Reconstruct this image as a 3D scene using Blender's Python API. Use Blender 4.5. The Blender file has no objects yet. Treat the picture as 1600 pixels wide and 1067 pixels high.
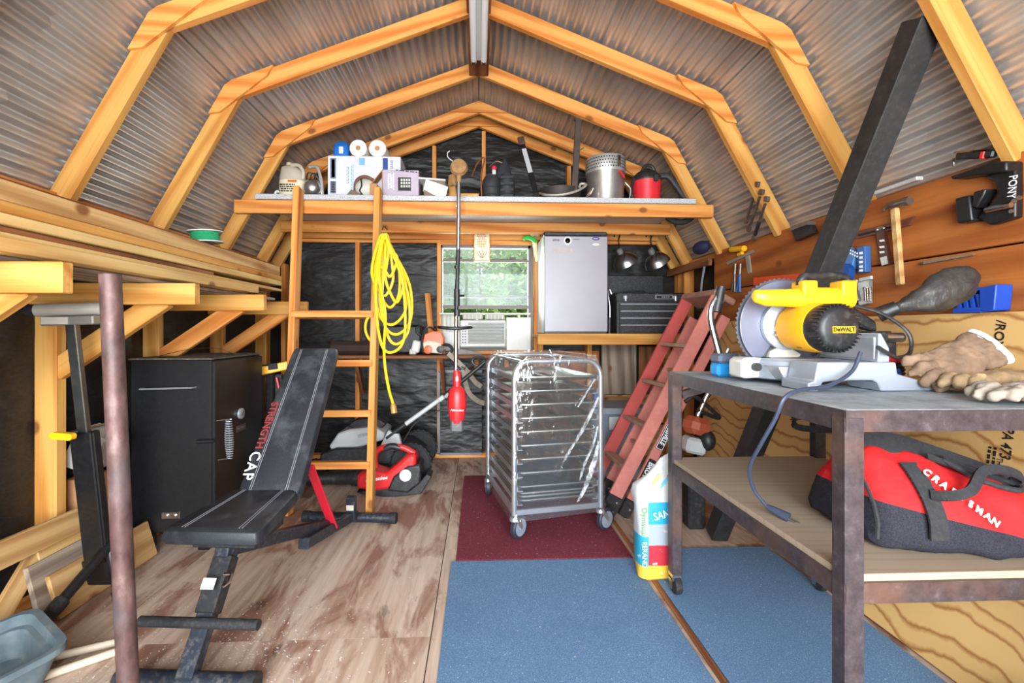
import bpy, bmesh, math, random
from mathutils import Matrix, Vector, Euler
random.seed(7)
R = math.radians
scene = bpy.context.scene
COL = scene.collection

# ---------------------------------------------------------------- camera
CAM_H, CAM_F, CAM_YAW = 1.14, 720.0, R(2.3)
cam_d = bpy.data.cameras.new('camera'); cam_d.sensor_width = 36.0
cam_d.lens = 36.0 * CAM_F / 1600.0
cam_d.shift_x = 23.0 / 1600.0; cam_d.shift_y = -18.5 / 1600.0
cam_d.clip_start = 0.03
cam = bpy.data.objects.new('camera', cam_d); COL.objects.link(cam)
cam.location = (0, 0, CAM_H); cam.rotation_euler = (R(90), 0, -CAM_YAW)
scene.camera = cam
# ---------------------------------------------------------------- world, lights, exposure
wd = bpy.data.worlds.new('sky'); scene.world = wd; wd.use_nodes = True
bg = wd.node_tree.nodes['Background']
bg.inputs['Color'].default_value = (0.80, 0.90, 1.0, 1); bg.inputs['Strength'].default_value = 1.25
def area(name, loc, rot, sx, sy, power, col):
    l = bpy.data.lights.new(name, 'AREA'); l.shape = 'RECTANGLE'; l.size = sx; l.size_y = sy
    l.energy = power; l.color = col
    o = bpy.data.objects.new(name, l); COL.objects.link(o); o.location = loc; o.rotation_euler = rot
    return o
# daylight entering by the open double doors behind the camera, and by the back window
area('door_daylight', (0.0, -2.2, 1.45), (R(90), 0, 0), 3.4, 2.7, 520, (0.88, 0.95, 1.0))
area('window_daylight', (0.05, 4.42, 1.62), (R(-90), 0, 0), 0.8, 0.7, 26, (0.9, 0.97, 1.0))
vs = scene.view_settings
vs.view_transform = 'Standard'; vs.look = 'None'; vs.gamma = 1.0; vs.use_curve_mapping = False
vs.exposure = 0.42

# ---------------------------------------------------------------- helpers
_s, _c = math.sin(CAM_YAW), math.cos(CAM_YAW)
def _ray(px, py):
    u = (px - 777.0) / CAM_F; v = (515.0 - py) / CAM_F
    return Vector((u*_c + _s, -u*_s + _c, v))
def aY(px, py, Y): d = _ray(px, py); t = Y / d.y; return Vector((d.x*t, Y, CAM_H + d.z*t))
def aX(px, py, X): d = _ray(px, py); t = X / d.x; return Vector((X, d.y*t, CAM_H + d.z*t))
def aZ(px, py, Z): d = _ray(px, py); t = (Z - CAM_H) / d.z; return Vector((d.x*t, d.y*t, Z))

def W(o):
    m = Matrix.LocRotScale(o.location, o.rotation_euler, o.scale) if o.rotation_mode != 'QUATERNION' else o.matrix_basis.copy()
    if o.parent: m = W(o.parent) @ o.matrix_parent_inverse @ m
    return m
def attach(o, parent):
    o.parent = parent; o.matrix_parent_inverse = W(parent).inverted()
def tag(o, label=None, cat=None, group=None, kind=None):
    if label: o['label'] = label
    if cat: o['category'] = cat
    if group: o['group'] = group
    if kind: o['kind'] = kind
    return o
def thing(name, label, cat, loc=(0, 0, 0), rz=0.0, group=None, rot=None, kind=None):
    o = bpy.data.objects.new(name, None); COL.objects.link(o); o.empty_display_size = 0.05
    o.location = loc; o.rotation_euler = rot if rot else (0, 0, rz)
    return tag(o, label, cat, group, kind)
def copy_tree(o, parent=None):
    c = o.copy(); COL.objects.link(c)
    if parent: c.parent = parent
    for ch in [x for x in bpy.data.objects if x.parent is o]: copy_tree(ch, c)
    return c

class MB:
    """collects shapes; build() links them as one mesh object"""
    def __init__(s): s.v = []; s.f = []
    def add(s, vs, fs):
        n = len(s.v); s.v += [tuple(p) for p in vs]; s.f += [tuple(i + n for i in f) for f in fs]; return s
    def box(s, c, size, rot=None, ch=0.0):
        hx, hy, hz = size[0]/2, size[1]/2, size[2]/2
        M = (Euler(rot).to_matrix() if rot is not None and not isinstance(rot, Matrix) else (rot or Matrix.Identity(3)))
        c = Vector(c)
        if ch <= 0:
            vs = [M @ Vector((x, y, z)) + c for x in (-hx, hx) for y in (-hy, hy) for z in (-hz, hz)]
            return s.add(vs, [(0,1,3,2),(4,6,7,5),(0,4,5,1),(2,3,7,6),(0,2,6,4),(1,5,7,3)])
        ch = min(ch, hx*.9, hy*.9, hz*.9)
        vs = []; idx = {}
        for x in (-1, 1):
            for y in (-1, 1):
                for z in (-1, 1):
                    for k in range(3):
                        p = Vector((x*(hx - (0 if k == 0 else ch)), y*(hy - (0 if k == 1 else ch)), z*(hz - (0 if k == 2 else ch))))
                        idx[(x, y, z, k)] = len(vs); vs.append(M @ p + c)
        fs = []
        I = lambda x, y, z, k: idx[(x, y, z, k)]
        for d in (-1, 1):
            fs.append([I(d,-1,-1,0), I(d,1,-1,0), I(d,1,1,0), I(d,-1,1,0)][::d])
            fs.append([I(-1,d,-1,1), I(-1,d,1,1), I(1,d,1,1), I(1,d,-1,1)][::d])
            fs.append([I(-1,-1,d,2), I(1,-1,d,2), I(1,1,d,2), I(-1,1,d,2)][::d])
        for a in (-1, 1):
            for b in (-1, 1):
                e = a*b
                fs.append([I(a,b,-1,0), I(a,b,-1,1), I(a,b,1,1), I(a,b,1,0)][::e])
                fs.append([I(a,-1,b,2), I(a,-1,b,0), I(a,1,b,0), I(a,1,b,2)][::e])
                fs.append([I(-1,a,b,1), I(-1,a,b,2), I(1,a,b,2), I(1,a,b,1)][::e])
        for x in (-1, 1):
            for y in (-1, 1):
                for z in (-1, 1):
                    fs.append([I(x,y,z,0), I(x,y,z,1), I(x,y,z,2)][::x*y*z])
        return s.add(vs, fs)
    def bar(s, p0, p1, w, h, up=(0, 0, 1), ch=0.0):
        p0, p1 = Vector(p0), Vector(p1); d = p1 - p0
        M = frame(d, up)
        return s.box((p0 + p1)/2, (d.length, w, h), M, ch)
    def tube(s, pts, r, n=10, caps=True, closed=False):
        pts = [Vector(p) for p in pts]; m = len(pts)
        rs = r if isinstance(r, (list, tuple)) else [r]*m
        tang = []
        for i in range(m):
            a = pts[i-1] if (i > 0 or closed) else pts[i]; b = pts[(i+1) % m] if (i < m-1 or closed) else pts[i]
            t = (b - a); tang.append(t.normalized() if t.length > 1e-9 else Vector((0, 0, 1)))
        u = tang[0].orthogonal().normalized(); vs = []
        for i in range(m):
            t = tang[i]; u = (u - t*u.dot(t)); u = u.normalized() if u.length > 1e-6 else t.orthogonal().normalized()
            w = t.cross(u)
            for k in range(n):
                a = 2*math.pi*k/n; vs.append(pts[i] + (u*math.cos(a) + w*math.sin(a))*rs[i])
        fs = []
        for i in range(m if closed else m-1):
            j = (i+1) % m
            for k in range(n):
                q = (k+1) % n; fs.append((i*n+k, i*n+q, j*n+q, j*n+k))
        if caps and not closed:
            fs.append(tuple(range(n-1, -1, -1))); fs.append(tuple((m-1)*n + k for k in range(n)))
        return s.add(vs, fs)
    def lathe(s, prof, n=24, M=None):
        M = M or Matrix.Identity(4); vs = []; fs = []
        for (r, z) in prof:
            for k in range(n):
                a = 2*math.pi*k/n; vs.append(M @ Vector((r*math.cos(a), r*math.sin(a), z)))
        m = len(prof)
        for i in range(m-1):
            for k in range(n):
                q = (k+1) % n; fs.append((i*n+k, i*n+q, (i+1)*n+q, (i+1)*n+k))
        fs.append(tuple(range(n-1, -1, -1))); fs.append(tuple((m-1)*n + k for k in range(n)))
        return s.add(vs, fs)
    def prism(s, out, z0, z1, M=None):
        M = M or Matrix.Identity(4); n = len(out)
        a = sum(out[i][0]*out[(i+1) % n][1] - out[(i+1) % n][0]*out[i][1] for i in range(n))
        if a < 0: out = out[::-1]
        vs = [M @ Vector((x, y, z0)) for x, y in out] + [M @ Vector((x, y, z1)) for x, y in out]
        fs = [tuple(range(n-1, -1, -1)), tuple(range(n, 2*n))] + [(i, (i+1) % n, n + (i+1) % n, n + i) for i in range(n)]
        return s.add(vs, fs)
    def loft(s, rings, caps=True, close=True):
        n = len(rings[0]); vs = [p for r in rings for p in r]; fs = []
        for i in range(len(rings)-1):
            for k in range(n if close else n-1):
                q = (k+1) % n; fs.append((i*n+k, i*n+q, (i+1)*n+q, (i+1)*n+k))
        if caps: fs.append(tuple(range(n-1, -1, -1))); fs.append(tuple((len(rings)-1)*n + k for k in range(n)))
        return s.add(vs, fs)
    def sphere(s, c, r, n=16, m=10):
        rr = r if isinstance(r, (list, tuple)) else (r, r, r)
        prof = [(math.sin(math.pi*i/m), -math.cos(math.pi*i/m)) for i in range(m+1)]
        prof[0] = (1e-4, -1); prof[-1] = (1e-4, 1)
        return s.lathe(prof, n, Matrix.Translation(Vector(c)) @ Matrix.Diagonal((rr[0], rr[1], rr[2], 1)))
    def mesh(s, name, smooth=True, ang=35):
        me = bpy.data.meshes.new(name); me.from_pydata([tuple(p) for p in s.v], [], s.f)
        me.validate(); me.update()
        if smooth:
            me.polygons.foreach_set('use_smooth', [True]*len(me.polygons))
            me.set_sharp_from_angle(angle=R(ang))
        return me
    def build(s, name, mat, parent=None, world=False, bevel=0.0, subsurf=0, smooth=True, ang=35, fix=True):
        if fix:
            me = s.mesh(name, smooth, ang)
            bm = bmesh.new(); bm.from_mesh(me); bmesh.ops.recalc_face_normals(bm, faces=bm.faces); bm.to_mesh(me); bm.free()
        else: me = s.mesh(name, smooth, ang)
        o = bpy.data.objects.new(name, me); COL.objects.link(o); me.materials.append(mat)
        if parent:
            if world: attach(o, parent)
            else: o.parent = parent
        if bevel:
            b = o.modifiers.new('bevel', 'BEVEL'); b.width = bevel; b.segments = 2; b.limit_method = 'ANGLE'; b.angle_limit = R(40)
        if subsurf:
            m = o.modifiers.new('subsurf', 'SUBSURF'); m.levels = subsurf; m.render_levels = subsurf
        return o
_tex = {}
def crumple(o, strength=.01, size=.06):
    """uneven cloth or leather: real displacement of the surface"""
    if size not in _tex:
        t = bpy.data.textures.new('crumple', 'CLOUDS'); t.noise_scale = size; t.noise_depth = 2; _tex[size] = t
    m = o.modifiers.new('crumple', 'DISPLACE'); m.texture = _tex[size]; m.strength = strength; m.mid_level = .5; m.texture_coords = 'LOCAL'
    return o

def frame(d, up=(0, 0, 1)):
    x = Vector(d).normalized(); u = Vector(up)
    y = u.cross(x)
    if y.length < 1e-5: y = Vector((0, 1, 0)).cross(x)
    y.normalize(); z = x.cross(y)
    return Matrix((x, y, z)).transposed()
def beam(name, p0, p1, w, h, mat, parent=None, up=(0, 0, 1), ch=0.003, off=None):
    """one board with its own axes: local X runs along the grain; w across (local Y), h along up (local Z)"""
    p0, p1 = Vector(p0), Vector(p1); d = p1 - p0; M = frame(d, up)
    me = MB().box((0, 0, 0), (d.length, w, h), None, ch).mesh(name, True, 20)
    me.materials.append(mat)
    o = bpy.data.objects.new(name, me); COL.objects.link(o)
    o.location = (p0 + p1)/2; o.rotation_euler = M.to_euler()
    if parent: attach(o, parent)
    return o
FONT_CACHE = {}
def text(s, size, org, xd, yd, mat, parent, ext=0.0006, align='CENTER', world=True, name='lettering', bold=0.0, shear=0.0, space=1.0, sx=1.0):
    cu = bpy.data.curves.new(name, 'FONT'); cu.body = s; cu.size = size; cu.extrude = ext; cu.align_x = align; cu.align_y = 'CENTER'
    cu.offset = bold; cu.shear = shear; cu.space_character = space
    cu.resolution_u = 3
    tmp = bpy.data.objects.new(name + '_src', cu); me = bpy.data.meshes.new_from_object(tmp); bpy.data.objects.remove(tmp)
    me.materials.clear(); me.materials.append(mat)
    o = bpy.data.objects.new(name, me); COL.objects.link(o)
    x = Vector(xd).normalized(); y = Vector(yd); y = (y - x*y.dot(x)).normalized(); z = x.cross(y)
    o.location = org; o.rotation_euler = Matrix((x, y, z)).transposed().to_euler(); o.scale = (sx, 1, 1)
    if parent:
        if world: attach(o, parent)
        else: o.parent = parent
    return o
def scribble(rows, w, h, org, xd, yd, mat, parent, name='print_lines', seed=1):
    """print too small to read: short bars in rows"""
    rnd = random.Random(seed); m = MB(); M = basis(org, xd, yd); rh = h/rows
    for i in range(rows):
        x = -w/2 + rnd.uniform(0, .12)*w; end = w/2 - rnd.uniform(0, .15)*w
        while x < end:
            l = min(rnd.uniform(.06, .18)*w, end-x); y = h/2 - (i+.5)*rh
            m.prism([(x, y-rh*.28), (x+l, y-rh*.28), (x+l, y+rh*.28), (x, y+rh*.28)], 0, .0006, M); x += l + .04*w
    return m.build(name, mat, parent, world=True, fix=False, smooth=False)
def rrect(w, h, r, n=5):
    pts = []
    for cx, cy, a0 in ((w/2-r, h/2-r, 0), (-w/2+r, h/2-r, 90), (-w/2+r, -h/2+r, 180), (w/2-r, -h/2+r, 270)):
        for k in range(n+1):
            a = R(a0 + 90*k/n); pts.append((cx + r*math.cos(a), cy + r*math.sin(a)))
    return pts
def spline(pts, n=8):
    """Catmull-Rom through the points"""
    P = [Vector(p) for p in pts]; P = [P[0]*2 - P[1]] + P + [P[-1]*2 - P[-2]]; out = []
    for i in range(1, len(P)-2):
        for k in range(n):
            t = k/n; a, b, c, d = P[i-1], P[i], P[i+1], P[i+2]
            out.append(0.5*((2*b) + (c-a)*t + (2*a-5*b+4*c-d)*t*t + (3*b-a-3*c+d)*t**3))
    out.append(P[-2]); return out
def basis(org, xd, yd):
    x = Vector(xd).normalized(); y = Vector(yd); y = (y - x*y.dot(x)).normalized(); z = x.cross(y)
    m = Matrix((x, y, z)).transposed().to_4x4(); m.translation = Vector(org); return m
def aim(org, d):
    """matrix whose Z runs along d"""
    z = Vector(d).normalized(); x = z.orthogonal().normalized(); y = z.cross(x)
    m = Matrix((x, y, z)).transposed().to_4x4(); m.translation = Vector(org); return m

# ---------------------------------------------------------------- materials
def lin(c):
    f = lambda x: (x/12.92 if x <= .04045 else ((x+.055)/1.055)**2.4)
    return tuple(f(x/255.0) for x in c) + (1.0,)
class NT:
    def __init__(s, name):
        s.m = bpy.data.materials.new(name); s.m.use_nodes = True; s.t = s.m.node_tree; s.n = s.t.nodes
        s.b = s.n['Principled BSDF']
    def node(s, ty, **kw):
        n = s.n.new(ty)
        for k, v in kw.items():
            if k.startswith('i_'): n.inputs[k[2:].replace('_', ' ')].default_value = v
            else: setattr(n, k, v)
        return n
    def link(s, a, b): s.t.links.new(a, b)
    def coord(s, scale=(1, 1, 1), kind='Object', rand=True):
        tc = s.node('ShaderNodeTexCoord'); mp = s.node('ShaderNodeMapping'); mp.inputs['Scale'].default_value = scale
        if rand:
            oi = s.node('ShaderNodeObjectInfo'); mu = s.node('ShaderNodeVectorMath', operation='MULTIPLY')
            s.link(oi.outputs['Random'], mu.inputs[0]); mu.inputs[1].default_value = (13.7, 29.3, 41.1)
            s.link(mu.outputs[0], mp.inputs['Location'])
        s.link(tc.outputs[kind], mp.inputs['Vector']); return mp.outputs[0]
    def noise(s, vec, scale, detail=4, rough=.55, dist=0.0):
        n = s.node('ShaderNodeTexNoise'); n.inputs['Scale'].default_value = scale; n.inputs['Detail'].default_value = detail
        n.inputs['Roughness'].default_value = rough; n.inputs['Distortion'].default_value = dist
        s.link(vec, n.inputs['Vector']); return n.outputs['Fac']
    def ramp(s, fac, stops):
        r = s.node('ShaderNodeValToRGB'); e = r.color_ramp.elements
        while len(e) < len(stops): e.new(0.5)
        for el, (p, c) in zip(e, stops): el.position = p; el.color = c if len(c) == 4 else lin(c)
        s.link(fac, r.inputs['Fac']); return r.outputs['Color']
    def mix(s, a, b, fac, mode='MIX'):
        n = s.node('ShaderNodeMix', data_type='RGBA', blend_type=mode)
        for sock, val in ((n.inputs['Factor'], fac), (n.inputs['A'], a), (n.inputs['B'], b)):
            if hasattr(val, 'links'): s.link(val, sock)
            else: sock.default_value = val
        return n.outputs['Result']
    def bump(s, h, dist=.002, strength=.5, prev=None):
        b = s.node('ShaderNodeBump'); b.inputs['Distance'].default_value = dist; b.inputs['Strength'].default_value = strength
        s.link(h, b.inputs['Height'])
        if prev: s.link(prev, b.inputs['Normal'])
        s.link(b.outputs[0], s.b.inputs['Normal']); return b.outputs[0]
    def set(s, **kw):
        for k, v in kw.items():
            i = s.b.inputs[k.replace('_', ' ')]
            if hasattr(v, 'links'): s.link(v, i)
            else: i.default_value = v
        return s
def plain(name, col, rough=.5, metal=0.0, var=.12, scale=14, bump=0.0, spec=.5, dust=0.0, dustcol=(170, 165, 155)):
    t = NT(name); v = t.coord(); n = t.noise(v, scale, 5)
    lo = tuple(c*(1-var) for c in lin(col)[:3]) + (1,); hi = tuple(min(1, c*(1+var)) for c in lin(col)[:3]) + (1,)
    c = t.ramp(n, [(.3, lo), (.7, hi)])
    if dust > 0:
        n2 = t.noise(v, scale*2.3, 8, .7)
        f = t.ramp(n2, [(.5, (0, 0, 0, 1)), (.75, (dust, dust, dust, 1))]); c = t.mix(c, lin(dustcol), f)
    t.set(Base_Color=c, Roughness=rough, Metallic=metal, Specular_IOR_Level=spec)
    if bump: t.bump(n, .002, bump)
    return t.m
def wood(name, light, dark, knot=(120, 70, 30), rough=.6, gs=1.0, hue=.25, grey=0.0):
    t = NT(name); v = t.coord((0.55, 9*gs, 9*gs)); v2 = t.coord((1, 1, 1))
    w = t.node('ShaderNodeTexWave', wave_type='BANDS', bands_direction='DIAGONAL'); w.inputs['Scale'].default_value = .8
    w.inputs['Distortion'].default_value = 6.0; w.inputs['Detail'].default_value = 2.0; w.inputs['Detail Scale'].default_value = .8
    t.link(v, w.inputs['Vector'])
    n = t.noise(v, 5.0, 6, .65); big = t.noise(v2, 1.6, 2)
    f = t.mix(w.outputs['Color'], n, .55)
    c = t.ramp(f, [(.25, dark), (.62, light)])
    oi = t.node('ShaderNodeObjectInfo')
    dk = tuple(x*.62 for x in lin(dark)[:3]) + (1,)
    mr = t.node('ShaderNodeMapRange'); mr.inputs['To Max'].default_value = hue; t.link(oi.outputs['Random'], mr.inputs['Value'])
    c = t.mix(c, lin(dark), mr.outputs[0])
    c = t.mix(c, dk, t.ramp(big, [(.55, (0, 0, 0, 1)), (.8, (.35, .35, .35, 1))]))
    st = t.noise(t.coord((.9, 46*gs, 46*gs)), 2.0, 3, .6); c = t.mix(c, dk, t.ramp(st, [(.50, (0, 0, 0, 1)), (.72, (.34, .34, .34, 1))]))
    vk = t.coord((8, 12, 12)); vo = t.node('ShaderNodeTexVoronoi'); vo.inputs['Scale'].default_value = 1.0; vo.inputs['Randomness'].default_value = .9
    t.link(vk, vo.inputs['Vector'])
    kf = t.ramp(vo.outputs['Distance'], [(.16, (.9, .9, .9, 1)), (.30, (0, 0, 0, 1))])
    sv_ = t.node('ShaderNodeSeparateColor'); t.link(vo.outputs['Color'], sv_.inputs[0]); kp = t.ramp(sv_.outputs[0], [(.86, (0, 0, 0, 1)), (.88, (1, 1, 1, 1))])
    c = t.mix(c, lin(knot), t.mix(kf, kp, 1.0, 'MULTIPLY'))
    if grey: c = t.mix(c, lin((125, 115, 105)), grey)
    t.set(Base_Color=c, Roughness=rough, Specular_IOR_Level=.25); t.bump(f, .0012, .35)
    return t.m
WOOD = wood('pine_framing', (222, 156, 84), (192, 112, 46))
WOODY = wood('yellow_pine', (208, 156, 84), (184, 122, 54))
WOODP = wood('pale_pine', (216, 184, 124), (194, 150, 88), hue=.35)
WOODO = wood('orange_board', (178, 106, 50), (140, 74, 30), gs=.6, hue=.2)
WOODB = wood('brown_board', (150, 96, 58), (104, 60, 34))
WOODG = wood('weathered_board', (168, 150, 132), (116, 98, 84), rough=.8)
WOODT = wood('tan_board', (204, 166, 112), (166, 122, 74))
def ply(name, light, dark, sc=1.0, axis=(1, 1, 1)):
    t = NT(name); v = t.coord(axis)
    w = t.node('ShaderNodeTexWave', wave_type='BANDS', bands_direction='Y'); w.inputs['Scale'].default_value = 4.6*sc
    w.inputs['Distortion'].default_value = 9.0; w.inputs['Detail'].default_value = 2.5; w.inputs['Detail Scale'].default_value = .55; w.inputs['Detail Roughness'].default_value = .45
    t.link(v, w.inputs['Vector']); n = t.noise(v, 40, 5)
    f = t.mix(w.outputs['Color'], n, .25)
    c = t.ramp(f, [(.2, light), (.48, light), (.62, dark), (.8, light)])
    t.set(Base_Color=c, Roughness=.65, Specular_IOR_Level=.25); return t.m
PLYW = ply('plywood_sheet', (208, 166, 106), (158, 104, 52), 1.0, (1, .45, 1))
BLACK = plain('black_paint', (19, 19, 21), .42, 0, .2, 30, dust=.025)
BLACKP = plain('black_plastic', (28, 28, 30), .45, 0, .2, 20, dust=.12)
STEEL = plain('brushed_steel', (190, 192, 196), .28, 1.0, .1, 30)
CHROME = plain('chrome', (215, 212, 208), .12, 1.0, .05, 10)
ALU = plain('cast_aluminium', (176, 180, 186), .42, .55, .08, 12)
WHITE = plain('white_plastic', (206, 204, 198), .45, 0, .05, 8)
RED = plain('red_plastic', (206, 36, 38), .38, 0, .08, 10)
YEL = plain('yellow_plastic', (240, 178, 22), .38, 0, .06, 10)
ORANGE = plain('orange_plastic', (222, 92, 34), .4, 0, .1, 12)
BLUE = plain('blue_plastic', (30, 92, 170), .4, 0, .1, 12)
RUBBER = plain('black_rubber', (24, 24, 27), .75, 0, .2, 40, dust=.1)
PAPER = plain('white_paper', (210, 206, 200), .7, 0, .04, 8)
INKB = plain('black_ink', (20, 18, 18), .6, 0, 0, 8)
INKW = plain('white_ink', (236, 236, 236), .6, 0, 0, 8)
CARD = plain('cardboard', (176, 128, 84), .8, 0, .1, 10)
# ================================================================ structure
XW, YB, YF = 1.87, 4.20, -0.9          # sheathing planes: side walls, back wall, front wall
FOOT, KNEE, RIDGE = (1.79, 1.77), (1.385, 2.50), (0.0, 3.04)
sun_d = bpy.data.lights.new('sun', 'SUN'); sun_d.energy = 4.0; sun_d.angle = R(1.0); sun_d.color = (1, .95, .86)
sun = bpy.data.objects.new('sun', sun_d); COL.objects.link(sun); sun.rotation_euler = (R(8), R(-48), 0)

def felt_mat():
    t = NT('black_tar_felt'); v = t.coord((1, 1, 2.6)); n = t.noise(v, 2.6, 3, .5, .2); n2 = t.noise(v, 60, 4)
    c = t.ramp(n2, [(.3, (20, 18, 17)), (.75, (40, 37, 35))])
    t.set(Base_Color=c, Roughness=.42, Specular_IOR_Level=.38); b = t.bump(n, .07, .5); t.bump(n2, .001, .3, b)
    return t.m
FELT = felt_mat()
def floor_mat():
    t = NT('worn_plywood_floor'); v = t.coord((1, .33, 1)); vf = t.coord((1, 1, 1), rand=False)
    g = t.noise(t.coord((1, .06, 1)), 30, 6, .6); big = t.noise(v, 5.5, 6, .62, .6); sp = t.noise(vf, 150, 3, .6)
    c = t.ramp(g, [(.3, (166, 138, 118)), (.7, (204, 182, 164))])
    c = t.mix(c, lin((128, 86, 68)), t.ramp(big, [(.50, (0, 0, 0, 1)), (.60, (.85, .85, .85, 1))]))
    d = t.noise(v, 11, 5, .6, .4)
    c = t.mix(c, lin((66, 48, 44)), t.ramp(d, [(.62, (0, 0, 0, 1)), (.70, (.7, .7, .7, 1))]))
    c = t.mix(c, lin((214, 204, 198)), t.ramp(sp, [(.70, (0, 0, 0, 1)), (.76, (.75, .75, .75, 1))]))
    t.set(Base_Color=c, Roughness=.55, Specular_IOR_Level=.35); t.bump(g, .001, .3); return t.m
FLOORM = floor_mat()
floor = thing('floor', 'worn brown stained plywood floor of the shed', None, kind='structure')
MB().box((0, 1.65, -.05), (3.74, 5.1, .06)).build('subfloor', WOODB, floor)
for i, (x0, x1, y0, y1) in enumerate([(-1.87, -1.40, -.9, 1.72), (-1.87, -1.40, 1.7212, 4.2), (-1.396, -.18, -.9, 1.72), (-1.396, -.18, 1.7212, 4.2),
                                      (-.176, 1.04, -.9, 2.4), (-.176, 1.04, 2.4012, 4.2), (1.044, 1.87, -.9, 2.4), (1.044, 1.87, 2.4012, 4.2)]):
    o = MB().box((0, 0, 0), (x1-x0, y1-y0, .02)).build('plywood_sheet', FLOORM, floor)
    o.location = ((x0+x1)/2, (y0+y1)/2, -.01)

def felt_panel(name, f, nu, nv, parent):
    """wrinkled tar felt: f(u, v) gives the flat point, n the way it bulges"""
    mb = MB(); vs = []
    for i in range(nu+1):
        for j in range(nv+1):
            p, n = f(i/nu, j/nv)
            k = math.sin(p.z*9 + p.x*2.1 + p.y*2.7 + math.sin(p.x*3+p.y*2.3)*1.4)*.5 + math.sin(p.z*21 - p.x*4 - p.y*5)*.25
            vs.append(p + n*(.006*k))
    fs = [(i*(nv+1)+j, (i+1)*(nv+1)+j, (i+1)*(nv+1)+j+1, i*(nv+1)+j+1) for i in range(nu) for j in range(nv)]
    mb.add(vs, fs); return mb.build(name, FELT, parent, fix=False)
V = Vector
# ---- back wall
WX0, WX1, WZ0, WZ1 = -.345, .465, .955, 1.89
wb = thing('wall_back', 'back gable wall of black tar felt and pine studs', None, (0, YB, 0), kind='structure')
def wbp(x0, x1, z0, z1, nu, nv):
    felt_panel('tar_felt', lambda u, v: (V((x0+(x1-x0)*u, 0, z0+(z1-z0)*v)), V((0, -1, 0))), nu, nv, wb)
wbp(-1.87, WX0-.02, 0, 1.95, 30, 40); wbp(WX1+.02, 1.87, 0, 1.95, 30, 40); wbp(WX0-.02, WX1+.02, 0, WZ0-.03, 16, 20); wbp(WX0-.02, WX1+.02, WZ1+.03, 1.95, 8, 3)
g = MB().prism([(-1.72, 1.93), (1.72, 1.93), (KNEE[0]+.02, KNEE[1]), (0, 3.06), (-KNEE[0]-.02, KNEE[1])], -.012, 0, basis((0, 0.0, 0), (1, 0, 0), (0, 0, 1)))
g.build('gable_felt', FELT, wb)
def bx(px, Y=4.11): return aY(px, 450, Y).x
for px in (558, 686): 
    x = bx(px); beam('stud', (x, 4.155, .04), (x, 4.155, 1.93), .038, .085, WOOD, wb, up=(0, 1, 0))
for px in (838, 918, 1063, 442, 412):
    x = bx(px); beam('stud', (x, 4.155, .04), (x, 4.155, 1.93 if abs(x) < 1.6 else 1.72), .038, .085, WOOD, wb, up=(0, 1, 0))
for x in (-.02, .25): beam('stud', (x, 4.155, .04), (x, 4.155, .86), .038, .085, WOOD, wb, up=(0, 1, 0))
beam('sill_plate', (-1.85, 4.155, .02), (1.85, 4.155, .02), .09, .038, WOOD, wb)
beam('header', (-1.72, 4.13, 1.965), (1.72, 4.13, 1.965), .038, .11, WOOD, wb)
beam('window_header', (bx(688), 4.14, 1.915), (bx(836), 4.14, 1.915), .06, .038, WOOD, wb)
beam('window_sill', (bx(688), 4.10, .935), (bx(836), 4.10, .935), .15, .035, WOOD, wb)
for px in (678, 756, 890):
    x = bx(px); zt = 3.04 - .39*abs(x) - .10
    beam('gable_stud', (x, 4.165, 2.0), (x, 4.165, zt), .036, .06, WOOD, wb, up=(0, 1, 0))
# panels of the wall under the right-hand bench
def wpanel(px0, px1, py0, py1, mat, y, nm='wall_panel', grain='z'):
    a = aY(px0, py0, y); b = aY(px1, py1, y); cx, cz = (a.x+b.x)/2, (a.z+b.z)/2
    if grain == 'z': beam(nm, (cx, y, b.z), (cx, y, a.z), abs(b.x-a.x), .018, mat, wb, up=(0, 1, 0))
    else: beam(nm, (a.x, y, cz), (b.x, y, cz), .018, abs(a.z-b.z), mat, wb)
wpanel(844, 936, 548, 700, WOODO, 4.115); wpanel(940, 994, 536, 616, WOODG, 4.09); wpanel(998, 1058, 541, 620, WOODB, 4.115)
wpanel(935, 1100, 617, 660, WOODT, 4.10, grain='x'); wpanel(935, 1100, 664, 708, WOODT, 4.12, grain='x')
# black access panel with its metal frame, under the window
a, b = aY(686, 580, 4.09), aY(753, 708, 4.09)
MB().box(((a.x+b.x)/2, 4.10, (a.z+b.z)/2), (b.x-a.x, .012, a.z-b.z)).build('hatch_panel', FELT, wb, world=True)
fr = MB()
for p, q in (((a.x, a.z), (b.x, a.z)), ((a.x, a.z), (a.x, b.z)), ((a.x, b.z), (b.x, b.z))): fr.bar((p[0], 4.085, p[1]), (q[0], 4.085, q[1]), .02, .02)
fr.build('hatch_frame', plain('dull_grey_metal', (110, 110, 114), .5, .3, .1, 12), wb, world=True)

# ---- side walls
wl = thing('wall_left', 'left side wall of black tar felt with pine studs', None, (-XW, 0, 0), kind='structure')
felt_panel('tar_felt', lambda u, v: (V((0, YF+(YB-YF)*u, 1.80*v)), V((1, 0, 0))), 90, 40, wl)
SY = (-.4, .2, .8, 1.42, 2.04, 2.66, 3.30, 3.95)
for y in SY: beam('stud', (-1.825, y, .04), (-1.825, y, 1.68), .038 if y != 2.04 else .05, .09, WOODY, wl, up=(1, 0, 0))
beam('top_plate', (-1.825, YF, 1.70), (-1.825, YB, 1.70), .09, .04, WOOD, wl); beam('sill_plate', (-1.825, YF, .02), (-1.825, YB, .02), .09, .04, WOOD, wl)
wr = thing('wall_right', 'right side wall of wide orange boards over black felt', None, (XW, 0, 0), kind='structure')
felt_panel('tar_felt', lambda u, v: (V((0, YF+(YB-YF)*u, 1.80*v)), V((-1, 0, 0))), 90, 40, wr)
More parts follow.
